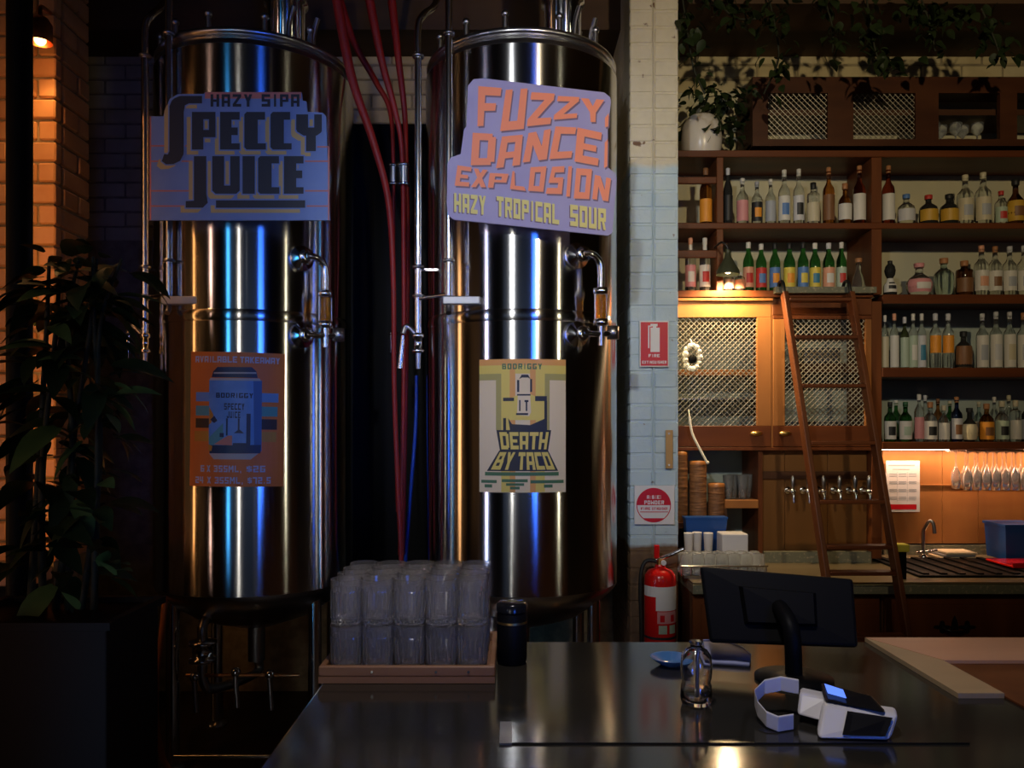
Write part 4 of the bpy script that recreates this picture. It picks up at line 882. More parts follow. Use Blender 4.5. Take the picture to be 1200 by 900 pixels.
for i, (px, ty, wd, gl, lb) in enumerate(rowE):
    bottle(px, 518, ty-4, wd, 'liquor', gl, lb, lb, ['green bottle in the back row behind the first two', 'clear bottle standing behind the tall white cap', 'amber bottle in the back row behind the corked one', 'green bottle in the back row left of the blue bottle', 'aqua bottle in the back row beside the bulbous black one', 'clear bottle in the back row behind the orange banded one', 'cream capped bottle in the back row near right edge'][i], shelf_z=zS5, d=4.60, grp='bottles in the back of the lowest shelf')

# ------------------------------------------------------------------ shade lamp standing on the bottle shelf
lx, ldp = X(853, 4.30), 4.30
lm = thing('shade_lamp', (lx, ldp, fz(326)), 'small dark green cone shade lamp glowing over the shelf', 'lamp')
ztop = fz(300)
MB().lathe([(.062, fz(326)), (.060, fz(322)), (.034, fz(312)), (.018, fz(306)), (.014, fz(301))], (lx, ldp, 0), 28, cap=False).build('shade', 'shade_green', lm)
MB().lathe([(.012, 0), (.016, .008), (.012, .022)], (lx, ldp, fz(302)), 14).build('cap', 'shade_green', lm)
MB().tube([(lx, ldp, fz(300)+.01), (lx-.01, ldp, fz(292)), (lx-.03, ldp+.02, fz(288)), (lx-.045, DS, fz(290))], .006, sub=4).build('arm', 'dark_metal', lm)
MB().sphere((lx, ldp, fz(321)), .018, 12, 8).build('bulb', 'bulb_warm', lm)
light('SPOT', 'shade_lamp_light', (lx, ldp, fz(325)), (lx, ldp+.07, 0), 60, (1, .70, .36), spot_size=2.7, spot_blend=.5, shadow_soft_size=.03)

# ------------------------------------------------------------------ things in and around the cabinets
def tumbler(h, r0, r1, t=.0025, n=20):
    return MB().lathe([(r0*.2, 0), (r0, 0), (r1, h), (r1-t, h), (r0-t*1.6, t*3), (r0*.2, t*3)], (0, 0, 0), n)
ORD = ['leftmost', 'second from left', 'third from left', 'fourth from left', 'fifth from left', 'sixth from left', 'seventh from left', 'eighth from left']
def put_glass(mesh_mb, name, spots, label, group, mt='glass_thin', cat='glass', labels=None):
    first = None
    for i, (x, y, z) in enumerate(spots):
        if first is None:
            o = mesh_mb.build(name, mt); first = o
        else:
            o = bpy.data.objects.new(name, first.data); COL.objects.link(o)
        o.location = (x, y, z+.001); tag(o, labels[i] if labels else label, cat, group)
gz = fz(498)
gb = fz(524)
put_glass(tumbler(.11, .026, .034), 'cabinet_glass', [(fx(814+k*11), 4.52+.02*(k % 2), gb) for k in range(7)], 'clear tumbler on the floor of the left mesh cabinet', 'glasses behind the left mesh door', labels=['clear tumbler on the left mesh cabinet floor, '+ORD[k] for k in range(7)])
put_glass(tumbler(.14, .026, .034), 'cabinet_glass', [(fx(926+k*12), 4.52+.03*(k % 2), gb) for k in range(7)], 'clear tall tumbler on the floor of the right mesh cabinet', 'glasses behind the right mesh door', labels=['tall clear tumbler on the right mesh cabinet floor, '+ORD[k] for k in range(7)])
put_glass(tumbler(.09, .022, .028), 'cabinet_glass', [(fx(960+k*9), 4.6, fz(424)) for k in range(5)], 'small clear glass on the shelf of the right mesh cabinet', 'small glasses on the right cabinet shelf', labels=['small clear glass on the right mesh cabinet shelf, '+ORD[k] for k in range(5)])
put_glass(tumbler(.13, .020, .03), 'niche_glass', [(fx(858+k*8.5), 4.48+.05*(k % 2), fz(586)) for k in range(4)], 'clear glass standing in the dark niche', 'glasses in the niche', labels=['clear glass standing in the dark niche, '+ORD[k] for k in range(4)])
sb = fz(124)
put_glass(MB().lathe([(.03, 0), (.03, .004), (.004, .01), (.004, .07), (.03, .10), (.034, .14), (.032, .14), (.028, .102), (.002, .074)], (0, 0, 0), 18), 'stored_glass', [(fx(1108+k*13), 4.52+.04*(k % 2), fz(166)) for k in range(5)], 'stemmed glass stored in the open top cabinet', 'stemmed glasses in the top cabinet', labels=['stemmed glass stored in the open top cabinet, '+ORD[k] for k in range(5)])
# hanging pale ornament on the left mesh door
on = thing('hanging_ornament', (fx(810), DS-.03, fz(436)), 'pale shell wreath with dark centre hanging on the mesh door', 'ornament')
oc = Vector((fx(810), DS-.03, fz(419))); wr = MB()
for k in range(13):
    a = 2*PI*k/13; wr.sphere(oc+Vector((math.cos(a)*.040, R_.uniform(-.006, .006), math.sin(a)*.064)), .0155+R_.uniform(-.002, .003), 8, 5)
wr.build('wreath', 'rope_white', on)
MB().lathe([(.001, -.008), (.022, -.008), (.024, 0), (.022, .008), (.001, .008)], oc+Vector((0, 0, -.012)), 16, (0, 1, 0)).build('centre_disc', 'black', on)
MB().tube([oc+Vector((0, 0, .062)), oc+Vector((-.004, .01, .085)), oc+Vector((-.006, .026, .10))], .003, 6).build('hanging_loop', 'rope_white', on)
rp = thing('hanging_rope', tuple(at(828, 540, 4.33)), 'white braided cord hanging slanted below the ornament', 'rope')
MB().tube([at(808, 488, 4.36), at(811, 507, 4.35), at(819, 524, 4.34), at(828, 541, 4.33)], .0065, 8, sub=5).build('braid', 'rope_white', rp)
MB().sphere(at(829, 542, 4.33), .010, 10, 6).build('knot', 'rope_white', rp)
MB().tube([at(808, 488, 4.36), at(807, 480, 4.39)], .003, 6).build('string', 'rope_white', rp)
# stepped woven canisters in the niche
for px0, px1, ty, tx in ((790, 806, 529, 'tallest woven brown canister hard against the column'), (807.5, 828, 540, 'middle woven brown canister in the niche'), (829.5, 849, 566, 'shortest woven brown canister in the niche')):
    dd = 4.43; xm, rr = X((px0+px1)/2, dd), (px1-px0)*dd/F/2; c = thing('woven_canister', (xm, dd, CZ+.22), tx, 'canister', 'woven canisters')
    zb, zt_ = CZ+.22, Z(ty, dd)
    MB().lathe([(rr*.92, zb), (rr, zb+.02), (rr*.97, (zb+zt_)/2), (rr, zt_-.02)], (xm, dd, 0), 20).build('basket', 'wicker', c)
    MB().lathe([(rr*1.02, zt_-.02), (rr*1.02, zt_-.006), (rr*.9, zt_), (rr*.2, zt_+.002)], (xm, dd, 0), 20).build('lid', 'wood_panel', c)
    for k in range(3): MB().lathe([(rr*1.0, -.004), (rr*1.03, 0), (rr*1.0, .004)], (xm, dd, zb+(zt_-zb)*(.25+.25*k)), 20, cap=False).build('band', 'wicker', c)
nr = thing('niche_ledge', (fx(830), 4.4, CZ+.2), 'dark ledge under the woven canisters', 'shelf')
MB().box(XL, fx(849), 4.38, YB, CZ+.19, CZ+.2195).build('board', 'wood_dark', nr); MB().box(XL, fx(802), 4.5, YB, CZ+.001, CZ+.19).build('bracket', 'wood_dark', nr); MB().box(fx(845), fx(849), 4.5, YB, CZ+.001, CZ+.19).build('bracket', 'wood_dark', nr)
# counter clutter left: blue box, white appliance, cups, tumblers
cb = thing('white_box', tuple((X(858, 4.2), 4.2, CZ)), 'low white box standing among cups near the column', 'box')
bxz = CZ+.001
mod_bevel(MB().box(X(843, 4.2), X(873, 4.2), 4.14, 4.26, bxz+.0755, Z(624, 4.2)).build('case', 'plastic_white', cb), .006)
MB().box(X(845, 4.2), X(871, 4.2), 4.15, 4.25, bxz, bxz+.0749).build('stand', 'plastic_grey', cb)
bb = thing('blue_crate', (X(822, 4.4), 4.4, CZ), 'dark blue plastic tub behind the white cups', 'tub')
MB().loft([[(X(806, 4.33), 4.30, CZ+.001), (X(846, 4.33), 4.30, CZ+.001), (X(846, 4.33), 4.36, CZ+.001), (X(806, 4.33), 4.36, CZ+.001)], [(X(802, 4.33), 4.293, Z(608, 4.3)), (X(850, 4.33), 4.293, Z(608, 4.3)), (X(850, 4.33), 4.368, Z(608, 4.3)), (X(802, 4.33), 4.368, Z(608, 4.3))]], True, False).build('tub', 'plastic_blue', bb)
MB().box(X(801, 4.33), X(851, 4.33), 4.288, 4.372, Z(608, 4.3), Z(606, 4.3)).build('rim', 'plastic_blue', bb)
put_glass(MB().lathe([(.015, 0), (.019, .001), (.0245, .105), (.0252, .107), (.0245, .109), (.0225, .107), (.017, .006), (.01, .006)], (0, 0, 0), 20), 'white_cup', [(X(806+k*11.5, 4.22), 4.20+.03*(k % 2), CZ+.08) for k in range(3)], 'white cup upright on the glass rack', 'white cups beside the white box', 'plastic_white', 'cup', labels=['white cup beside the low white box, '+ORD[k] for k in range(3)])
rk = thing('glass_rack', (X(845, 4.05), 4.06, CZ), 'low wire rack full of upturned glasses behind the register', 'rack')
MB().box(X(797, 4.1), X(840, 4.1), 4.13, 4.28, CZ+.001, CZ+.08).build('riser', 'plastic_grey', rk)
MB().box(X(797, 4.05), X(902, 4.05), 3.95, 4.12, CZ+.001, CZ+.012).build('tray', 'chrome_dull', rk)
for k in range(10): MB().cyl((X(799+k*11, 3.95), 3.95, CZ+.012), (X(799+k*11, 3.95), 3.95, CZ+.06), .003, n=6).build('rack_post', 'chrome', rk)
MB().cyl((X(798, 3.95), 3.95, CZ+.06), (X(900, 3.95), 3.95, CZ+.06), .004, n=8).build('rack_wire', 'chrome', rk)
put_glass(MB().lathe([(.034, 0), (.028, .10), (.02, .102), (.018, .098), (.026, .094), (.0315, .0)], (0, 0, 0), 18), 'upturned_glass', [(X(804+k*14, 4.0), 3.99+.075*j, CZ+.0125) for k in range(7) for j in range(2)], 'upturned clear glass in the wire rack by the column', 'upturned glasses in the wire rack', labels=['upturned glass in the wire rack, '+('front' if j == 0 else 'back')+' row, '+ORD[k] for k in range(7) for j in range(2)])
# beer taps
tapg = 'chrome beer taps on the timber panel'
for i, px in enumerate((925, 943, 960.5, 979, 997, 1013)):
    x = X(px, 4.43); zc = Z(575, 4.43); lab = 'chrome beer tap, ' + ['leftmost on the panel', 'second from the left, beside the ladder rail', 'third from the left', 'fourth from the left', 'second from the right', 'rightmost on the panel'][i]
    t = thing('beer_tap', (x, 4.44, zc), lab, 'tap', tapg)
    MB().cyl((x, 4.455, zc), (x, 4.38, zc), .011).build('shank', 'chrome', t)
    MB().lathe([(.02, 0), (.02, .006), (.012, .008)], (x, 4.455, zc), 14, (0, -1, 0)).build('flange', 'chrome', t)
    MB().sphere((x, 4.375, zc), .017, 12, 8).build('faucet_body', 'chrome', t)
    MB().tube([(x, 4.375, zc), (x, 4.36, zc-.02), (x, 4.355, zc-.06)], .008, sub=3).build('spout', 'chrome', t)
    MB().lathe([(.006, .01), (.009, .02), (.012, .05), (.011, .075), (.006, .085)], (x, 4.372, zc), 12).build('handle', 'chrome_dull', t)
    MB().cyl((x-.03, 4.42, zc), (x+.0, 4.42, zc), .006, n=8).build('side_lever', 'chrome', t)
# price list on the backsplash
pl_, cf = plate('price_list', 1039, 540, 1078, 600, 4.675, 'white price list sheet with red foot band on the backsplash', 'paper_white')
flat_print('red_band', [r4(1040, 591, 1074, 597)], cf, 'sign_red', pl_, .0008)
flat_print('print_line', [r4(1041, 544.5, 1072, 546)]+[r4(1046, 549.5, 1066, 550.3)]+[r4(a, y, a+9, y+.9) for a in (1042, 1053, 1065) for y in (555, 557.5, 564, 566, 573, 575, 582, 584)]+[r4(a, 553, a+.3, 588) for a in (1051, 1063)], cf, 'label_grey', pl_, .0008)
# hanging wine glasses
gr_ = thing('glass_hanger', (fx(1160), 4.6, fz(526)-.04), 'wire hanger rack under the shelf for stemmed glasses', 'rack')
for k in range(9): MB().cyl((X(1118+k*11, 4.55), 4.42, fz(526)-.018), (X(1118+k*11, 4.55), 4.69, fz(526)-.018), .003, n=6).build('rail', 'chrome', gr_)
for y in (4.43, 4.60): MB().cyl((X(1118, 4.55), y, fz(526)-.011), (X(1206, 4.55), y, fz(526)-.011), .004, n=6).build('cross_bar', 'chrome', gr_)
wine = MB().lathe([(.001, -.001), (.025, -.003), (.0255, -.005), (.006, -.011), (.0045, -.02), (.0045, -.085), (.009, -.095), (.0225, -.125), (.0255, -.16), (.0215, -.215), (.0200, -.215), (.024, -.16), (.021, -.127), (.002, -.10)], (0, 0, 0), 20)
put_glass(wine, 'wine_glass', [(X(1123.5+k*11, 4.55), yy, fz(526)-.014) for k in range(8) for yy in (4.46, 4.58)], 'stemmed wine glass hanging upside down over the backsplash', 'wine glasses hanging under the shelf', 'glass_thin', labels=['wine glass hanging upside down, '+w_+' row, '+ORD[k] for k in range(8) for w_ in ('front', 'back')])
# faucet, sponge, dishes, blue bin
fc = thing('sink_faucet', (X(1082, 4.58), 4.58, CZ+.001), 'dark swan neck sink faucet in front of the backsplash', 'faucet')
fx0 = X(1082, 4.58)
MB().lathe([(.024, 0), (.024, .01), (.012, .02)], (fx0, 4.58, CZ+.001), 16).build('base', 'chrome', fc)
MB().tube([(fx0, 4.58, CZ+.02), (fx0, 4.58, CZ+.14), (fx0+.005, 4.57, Z(618, 4.58)), (fx0+.02, 4.55, Z(610, 4.58)), (fx0+.035, 4.54, Z(613, 4.58)), (fx0+.04, 4.535, Z(624, 4.58))], .010, sub=5).build('spout', 'chrome_dull', fc)
MB().tube([(fx0-.05, 4.56, CZ+.03), (fx0-.01, 4.57, CZ+.035)], .008).build('tap_handle', 'chrome', fc); MB().tube([(fx0+.01, 4.57, CZ+.035), (fx0+.06, 4.54, CZ+.05)], .008).build('tap_handle', 'chrome', fc)
sg_ = thing('sponge', (X(1058, 3.95), 3.95, CZ), 'yellow sponge on a small stand beside the ladder', 'sponge')
mod_bevel(MB().box(X(1047, 3.95), X(1063, 3.95), 3.92, 3.98, Z(646, 3.95), Z(637, 3.95)).build('foam', 'sponge', sg_), .006)
MB().box(X(1051, 3.95), X(1060, 3.95), 3.93, 3.97, CZ+.0005, Z(646.2, 3.95)).build('stand', 'black', sg_)
dsk = thing('dish_stack', (X(1118, 4.6), 4.56, CZ+.001), 'flat stack of pale trays behind the sink mat', 'trays')
for k in range(3): mod_bevel(MB().box(X(1098+k*3, 4.56), X(1136+k*2, 4.56), 4.51, 4.66, CZ+.001+k*.013, CZ+.013+k*.013).build('tray', 'paper_cream' if k % 2 == 0 else 'plastic_grey', dsk), .003, 1)
bn = thing('blue_bin', (X(1197, 4.4), 4.45, CZ), 'upright blue plastic bin at the right end of the backsplash', 'bin')
bx0, bx1, bzt = X(1177, 4.4), X(1222, 4.4), Z(615, 4.4)
for o_ in list(ct.children):
    if o_.name.startswith('drain_rib') and max(v.co.x for v in o_.data.vertices)+ct.location.x > X(1170, 4.4): bpy.data.objects.remove(o_)
bnm = MB(); V = [(bx0+.01, 4.4, CZ+.014), (bx1-.01, 4.4, CZ+.014), (bx1-.01, 4.58, CZ+.014), (bx0+.01, 4.58, CZ+.014)]; W = [(bx0, 4.39, bzt), (bx1, 4.39, bzt), (bx1, 4.59, bzt), (bx0, 4.59, bzt)]
bnm.loft([V, W], True, False).build('bin_body', 'plastic_blue', bn); MB().box(bx0-.006, bx1+.006, 4.384, 4.596, bzt-.012, bzt+.002).build('rim', 'plastic_blue', bn)
bn.location.z = CZ+.014
for ch in bn.children: ch.location.z -= .014
rt = thing('red_tray', (X(1195, 4.2), 4.22, CZ+.02), 'small red tray in front of the blue bin', 'tray')
mod_bevel(MB().box(X(1176, 4.2), X(1230, 4.2), 4.12, 4.36, CZ+.02, CZ+.032).build('base', 'ext_red', rt), .004); MB().box(X(1176, 4.2), X(1230, 4.2), 4.12, 4.13, CZ+.032, CZ+.045).build('lip', 'ext_red', rt)

# ------------------------------------------------------------------ foliage
def leaf_mesh(L, Wd, droop=.25, lobes=False):
    mb = MB(); n = 6; pts = []
    for k in range(n+1):
        t = k/n; wd_ = Wd*(math.sin(PI*min(1, t*.93+.07))**.8)*(1.15-.5*t); z = -droop*L*t*t
        pts.append(((-wd_/2, L*t, z+.10*wd_), (0, L*t, z), (wd_/2, L*t, z+.10*wd_)))
    V = [p for r in pts for p in r]; fs = []
    for k in range(n):
        for j in (0, 1): a = k*3+j; fs.append((a, a+1, a+4, a+3))
    return mb.add(V, fs, True)
def orient(v, roll=0):
    return Vector(v).to_track_quat('Y', 'Z') @ Matrix.Rotation(roll, 4, 'Y').to_quaternion()
def leaf_cloud(mb, base, n, fn, L=(.04, .08)):
    for _ in range(n):
        p, dr_ = fn(); l = R_.uniform(*L); lm_ = leaf_mesh(l, l*R_.uniform(.55, .8), .3); qn = orient(dr_, R_.uniform(-.8, .8))
        mb.add([Vector(p)+qn @ v for v in lm_.v], lm_.f, True)
# tall leafy plant in a planter on the left
pp = thing('potted_plant', (-1.56, 2.72, 0), 'tall dark leafy plant in a timber planter left of the tanks', 'plant')
pb_ = MB().box(-1.85, -1.30, 2.60, 2.98, 0, .90).build('planter', 'planter', pp); mod_bevel(pb_, .006)
for a in ((-1.87, -1.28, 2.58, 2.61), (-1.87, -1.28, 2.97, 3.0), (-1.87, -1.84, 2.61, 2.97), (-1.31, -1.28, 2.61, 2.97)): MB().box(*a, .90, .925).build('planter_rim', 'planter', pp)
MB().box(-1.84, -1.31, 2.61, 2.97, .885, .905).build('soil', 'black', pp)
stems = []
for k in range(6):
    bx = -1.70+.045*k; pts = [(bx, 2.86, .9), (bx+R_.uniform(-.05, .05), 2.90+R_.uniform(-.05, .05), 1.4), (bx+R_.uniform(-.06, .06), 2.92, 1.9), (bx+.02+R_.uniform(-.06, .06), 2.93+R_.uniform(-.05, .05), 2.16)]
    stems.append(pts); MB().tube(pts, lambda t: .014*(1-.6*t), 8, sub=5).build('stem', 'stem', pp)
lms = [leaf_mesh(l, l*wf, dr) for l, wf, dr in ((.20, .5, .35), (.26, .48, .45), (.16, .55, .25))]
lme = []
for i in range(250):
    st = R_.choice(stems); t = R_.uniform(.05, 1)**.85; k = min(int(t*3), 2); f = t*3-k; a, b = Vector(st[k]), Vector(st[k+1]); p = a.lerp(b, f)
    ang = R_.uniform(0, 2*PI); dv = Vector((math.cos(ang)*.8-.05, math.sin(ang)*.7, R_.uniform(-.6, .35)))
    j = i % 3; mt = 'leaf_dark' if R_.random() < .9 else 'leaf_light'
    key = (j, mt)
    dd_ = dict(lme)
    if key in dd_: o = bpy.data.objects.new('leaf', dd_[key]); COL.objects.link(o); o.parent = pp
    else: o = lms[j].build('leaf', mt, pp, local=True); lme.append((key, o.data))
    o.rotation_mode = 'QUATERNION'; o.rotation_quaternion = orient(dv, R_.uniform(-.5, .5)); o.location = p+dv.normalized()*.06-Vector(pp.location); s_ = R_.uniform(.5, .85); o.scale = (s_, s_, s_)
for k in range(7):   # bright low shoots by the planter edge
    px, py = R_.choice(((76, 690), (95, 712), (124, 660), (134, 668))); p = at(px+R_.uniform(-6, 6), py+R_.uniform(-6, 6), 2.68); dv = Vector((R_.uniform(-.3, .8), -.5, R_.uniform(.1, .8)))
    o = leaf_mesh(.10, .05, .2).build('leaf', 'leaf_light', pp, local=True); o.rotation_mode = 'QUATERNION'; o.rotation_quaternion = orient(dv); o.location = p-Vector(pp.location)
    o.location.z = max(o.location.z, .93)
# white pot with trailing plant on the top of the shelving
pt_ = thing('potted_plant', (X(823, 4.5), 4.52, zS1), 'white round pot with dark trailing foliage on the top shelf', 'plant')
pr_ = .112; pz = zS1
MB().lathe([(pr_*.86, pz), (pr_*.98, pz+.05), (pr_, pz+.11), (pr_*.94, pz+.17), (pr_*.72, pz+.215), (pr_*.5, pz+.232), (pr_*.45, pz+.225), (pr_*.4, pz+.2)], (X(823, 4.5), 4.52, 0), 36).build('pot', 'ceramic', pt_)
mb = MB(); pc = Vector((X(823, 4.5), 4.52, pz+.23))
def fn():
    a = R_.uniform(0, 2*PI); r = R_.uniform(0, .28)
    p = pc+Vector((.10+math.cos(a)*r*1.0, math.sin(a)*r*.3-.02, R_.uniform(-.12, .16)-max(0, r-.15)*.3)); return p, Vector((math.cos(a), math.sin(a)*.7-.3, R_.uniform(-1, .3)))
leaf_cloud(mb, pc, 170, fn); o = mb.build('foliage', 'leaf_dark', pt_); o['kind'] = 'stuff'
def vine(path, n, label, spread=.07, mt='leaf_dark', L=(.04, .08)):
    P = [at(*p) for p in path]; t = thing('hanging_vine', tuple(P[-1]), label, 'vine', 'vines hanging from the beam')
    MB().tube(P, .005, 6, sub=5).build('stem', 'stem', t); mb = MB()
    def fn():
        k = R_.randrange(len(P)-1); p = P[k].lerp(P[k+1], R_.random()); a = R_.uniform(0, 2*PI)
        return p+Vector((R_.uniform(-spread, spread), R_.uniform(-.05, .05), R_.uniform(-.04, .04))), Vector((math.cos(a), math.sin(a)*.6-.4, R_.uniform(-1.2, 0)))
    leaf_cloud(mb, None, n, fn, L); o = mb.build('foliage', mt, t); o['kind'] = 'stuff'; return t
vine([(800, 0, 4.08), (806, 40, 4.08), (813, 80, 4.1), (826, 110, 4.1)], 60, 'leafy vine hanging beside the top of the column')
vine([(900, -5, 4.08), (908, 30, 4.08), (912, 70, 4.12), (895, 110, 4.2)], 60, 'dark vine hanging above the left mesh opening', .10)
vine([(1015, -5, 4.06), (1022, 40, 4.06), (1028, 66, 4.06), (1040, 84, 4.08)], 70, 'green vine hanging lowest over the cream wall')
vine([(965, -5, 4.08), (975, 30, 4.08), (976, 62, 4.08)], 40, 'dark vine left of the lowest hanging one', .06)
vine([(1080, 0, 4.07), (1090, 30, 4.07), (1096, 60, 4.08)], 45, 'small vine over the middle of the beam', .06)
vine([(1150, 10, 4.07), (1165, 45, 4.07), (1172, 66, 4.08)], 45, 'small vine near the right edge of the beam', .08)
vine([(830, -10, 4.08), (860, 20, 4.08), (890, 22, 4.08)], 60, 'bushy vine clump along the beam near the column', .10)
vine([(1060, 8, 4.07), (1100, 16, 4.07), (1140, 10, 4.07)], 60, 'vine trailing along the beam to the right', .06)

# ------------------------------------------------------------------ left side: dark post, pillar lamp, ledge
dp = thing('dark_post', (-1.865, 3.07, 0), 'black steel post in front of the amber lit pillar', 'post')
MB().lathe([(.045, .01), (.045, 4.29)], (-1.865, 3.07, 0), 20).build('shaft', 'black', dp); MB().lathe([(.08, 0), (.08, .012), (.05, .02)], (-1.865, 3.07, 0), 20).build('base_plate', 'black', dp)
MB().box(-1.88, -1.85, 3.114, 3.120, .95, 3.05).build('pillar_fill_strip', 'fill_strip_amber', dp)  # added glowing strip, goes with the fill light on the pillar
light('AREA', 'pillar_fill_light', (-1.866, 3.123, 2.0), (-1.95, 3.4, 2.0), 1.0, (1, .42, .12), shape='RECTANGLE', size=.03, size_y=2.1)  # added fill behind the post, spreads amber over the pillar face
lx2, ly2, lz2 = X(47, 3.2), 3.2, Z(44, 3.2)
wl = thing('wall_lamp', (lx2, ly2, lz2), 'small copper cup lamp at the top of the pillar', 'lamp')
MB().lathe([(.045, -.02), (.045, .05), (.03, .075), (.012, .08)], (lx2, ly2, lz2), 20, cap=False).build('cup', 'copper', wl)
MB().tube([(lx2, ly2, lz2+.075), (lx2-.01, ly2+.02, lz2+.13), (lx2-.02, 3.30, lz2+.15)], .01, sub=4).build('arm', 'copper', wl)
MB().sphere((lx2, ly2, lz2-.01), .022, 12, 8).build('bulb', 'bulb_amber', wl)
light('SPOT', 'wall_lamp_light', (lx2, ly2, lz2-.025), (lx2, ly2+.16, 0), 9, (1, .48, .16), spot_size=1.5, spot_blend=.6, shadow_soft_size=.03)
lg_ = thing('stone_ledge', (-2.25, 3.2, 0), 'dark ledge at the foot of the amber lit pillar', 'ledge')
mod_bevel(MB().box(-2.65, -1.87, 3.14, 3.30, .93, .985).build('cap_slab', 'wood_pale', lg_), .006); MB().box(-2.65, -1.9, 3.17, 3.30, 0, .93).build('plinth', 'black', lg_)

# ------------------------------------------------------------------ bar counter in front
BZ = 1.05
bar = thing('bar_counter', (.6, 1.5, 0), 'dark glossy bar counter in the foreground', 'counter')
mod_bevel(MB().box(-.37, 2.6, .55, 1.885, BZ-.05, BZ).build('counter_top', 'bar_top', bar), .004)
MB().box(-.33, 2.55, .65, 1.84, 0, BZ-.05).build('counter_front', 'wood_dark', bar)
MB().box(0, .72, 1.275, 1.362, BZ+.0003, BZ+.003).build('edge_strip', 'bar_top', bar)
MB().box(-.02, 0, 1.272, 1.365, BZ+.0003, BZ+.0035).build('strip_end', 'chrome_dull', bar)
fr = thing('timber_tray_frame', (1.5, 1.7, BZ), 'pale timber frame with dark inlay set at the right of the bar', 'frame')
def slab(pts, z0, z1, nm, mt, p): return MB().prism([(x, y) for x, y in pts], (0, 0, z0), (1, 0, 0), (0, 1, 0), (0, 0, z1-z0)).build(nm, mt, p)
slab([(.82, 1.884), (.905, 1.70), (.905, 1.49), (.82, 1.49)], BZ+.0005, BZ+.010, 'side_board', 'counter_wood', fr)
slab([(.822, 1.885), (2.4, 1.885), (2.4, 1.70), (.908, 1.70)], BZ+.0005, BZ+.010, 'back_board', 'wood_pale', fr)
slab([(.908, 1.697), (2.4, 1.697), (2.4, 1.40), (.908, 1.40)], BZ+.0005, BZ+.004, 'inlay', 'wood', fr)
# crate of glasses
cy_, cyb = 1.575, 1.85
cl, cr2 = X(373, 1.575), X(580, 1.575)
ck = thing('wooden_crate', ((cl+cr2)/2, 1.7, BZ), 'low wooden tray holding stacked clear tumblers on the bar', 'crate')
MB().box(cl, cr2, cy_, cyb, BZ+.001, BZ+.014).build('base', 'wood_crate', ck)
for nm_, a in (('front_board', (cl, cr2, cy_, cy_+.012)), ('back_board', (cl, cr2, cyb-.012, cyb)), ('side_board', (cl, cl+.012, cy_+.0125, cyb-.0125)), ('side_board', (cr2-.012, cr2, cy_+.0125, cyb-.0125))):
    mod_bevel(MB().box(*a, BZ+.0145, BZ+(.034 if 'front' in nm_ else .034)).build(nm_, 'wood_crate', ck), .002, 1)
for k, px in enumerate((436, 511, 549)): MB().cyl((X(px, cy_), cy_, BZ+.024), (X(px, cy_), cy_-.003, BZ+.024), .0025, n=8).build('glint_stud', 'chrome', ck)  # chrome studs stand in for light glints on the front board
def fluted(prof, n=36, am=.06):
    rings = [[Vector((math.cos(2*PI*i/n), math.sin(2*PI*i/n), 0))*r*(1+(am if i % 2 and f else 0))+Vector((0, 0, z)) for i in range(n)] for r, z, f in prof]
    return MB().loft(rings, True, False)
glass = fluted([(.025, 0, 1), (.0285, .003, 1), (.0295, .03, 1), (.030, .066, 1), (.0312, .070, 0), (.0315, .090, 0), (.0300, .0905, 0), (.0290, .070, 0), (.0262, .014, 0), (.012, .010, 0)])
gsp = []
nx = 5; pitch = (cr2-cl-.03)/nx
for lay in range(2):
    for j in range(4):
        for i in range(nx):
            gsp.append((cl+.015+pitch*(i+.5)+R_.uniform(-.001, .001), cy_+.013+.033+.0635*j-.002+R_.uniform(-.001, .001), BZ+.0145+lay*.0915))
put_glass(glass, 'tumbler_glass', gsp, 'clear tumbler stacked in the wooden tray on the bar', 'tumblers in the wooden tray', 'glass_rack', labels=['clear tumbler in the wooden tray, '+a_+' layer, '+b_+' row, '+ORD[k] for a_ in ('lower', 'upper') for b_ in ('front', 'second', 'third', 'back') for k in range(5)])
# black canister beside it
bc = thing('black_canister', (X(600, 1.72), 1.72, BZ), 'black cylindrical canister right of the glass tray', 'canister')
cxn = X(600, 1.72)
MB().lathe([(.030, BZ+.001), (.032, BZ+.004), (.032, BZ+.105), (.029, BZ+.11)], (cxn, 1.72, 0), 28).build('body', 'black', bc)
MB().lathe([(.033, BZ+.11), (.033, BZ+.124), (.028, BZ+.129), (.006, BZ+.13)], (cxn, 1.72, 0), 28).build('lid', 'black_gloss', bc)
MB().lathe([(.0325, BZ+.085), (.0326, BZ+.09)], (cxn, 1.72, 0), 28, cap=False).build('brass_band', 'gold_brass', bc)
# register screen seen from behind
mn = thing('register_screen', (X(915, 1.72), 1.60, BZ), 'black register screen seen from behind on a dark stand', 'screen')
dm = 1.70; P4 = [at(820, 663, dm+.04), at(1000, 678, dm-.03), at(1006, 758, dm-.09), at(832, 752, dm-.02)]
nv = (P4[1]-P4[0]).cross(P4[3]-P4[0]).normalized(); nv = nv if nv.y < 0 else -nv
mb = MB(); A = P4; B = [p-nv*.022 for p in P4]; mb.add(A+B, [(0, 1, 2, 3), (7, 6, 5, 4)]+[(i, 4+i, 4+(i+1) % 4, (i+1) % 4) for i in range(4)]); mod_bevel(mb.build('screen_case', 'black', mn), .006)
cm = sum(P4, Vector())/4
mb = MB(); q4 = [cm+(p-cm)*.45+nv*.014 for p in P4]; q5 = [cm+(p-cm)*.5+nv*.001 for p in P4]; mb.add(q4+q5, [(0, 1, 2, 3)]+[(i, 4+i, 4+(i+1) % 4, (i+1) % 4) for i in range(4)]); mb.build('back_housing', 'black', mn)
MB().tube([cm+nv*.006, Vector((cm.x, 1.60, BZ+.10)), Vector((cm.x+.005, 1.60, BZ+.01))], .017, sub=4).build('stand_post', 'black', mn)
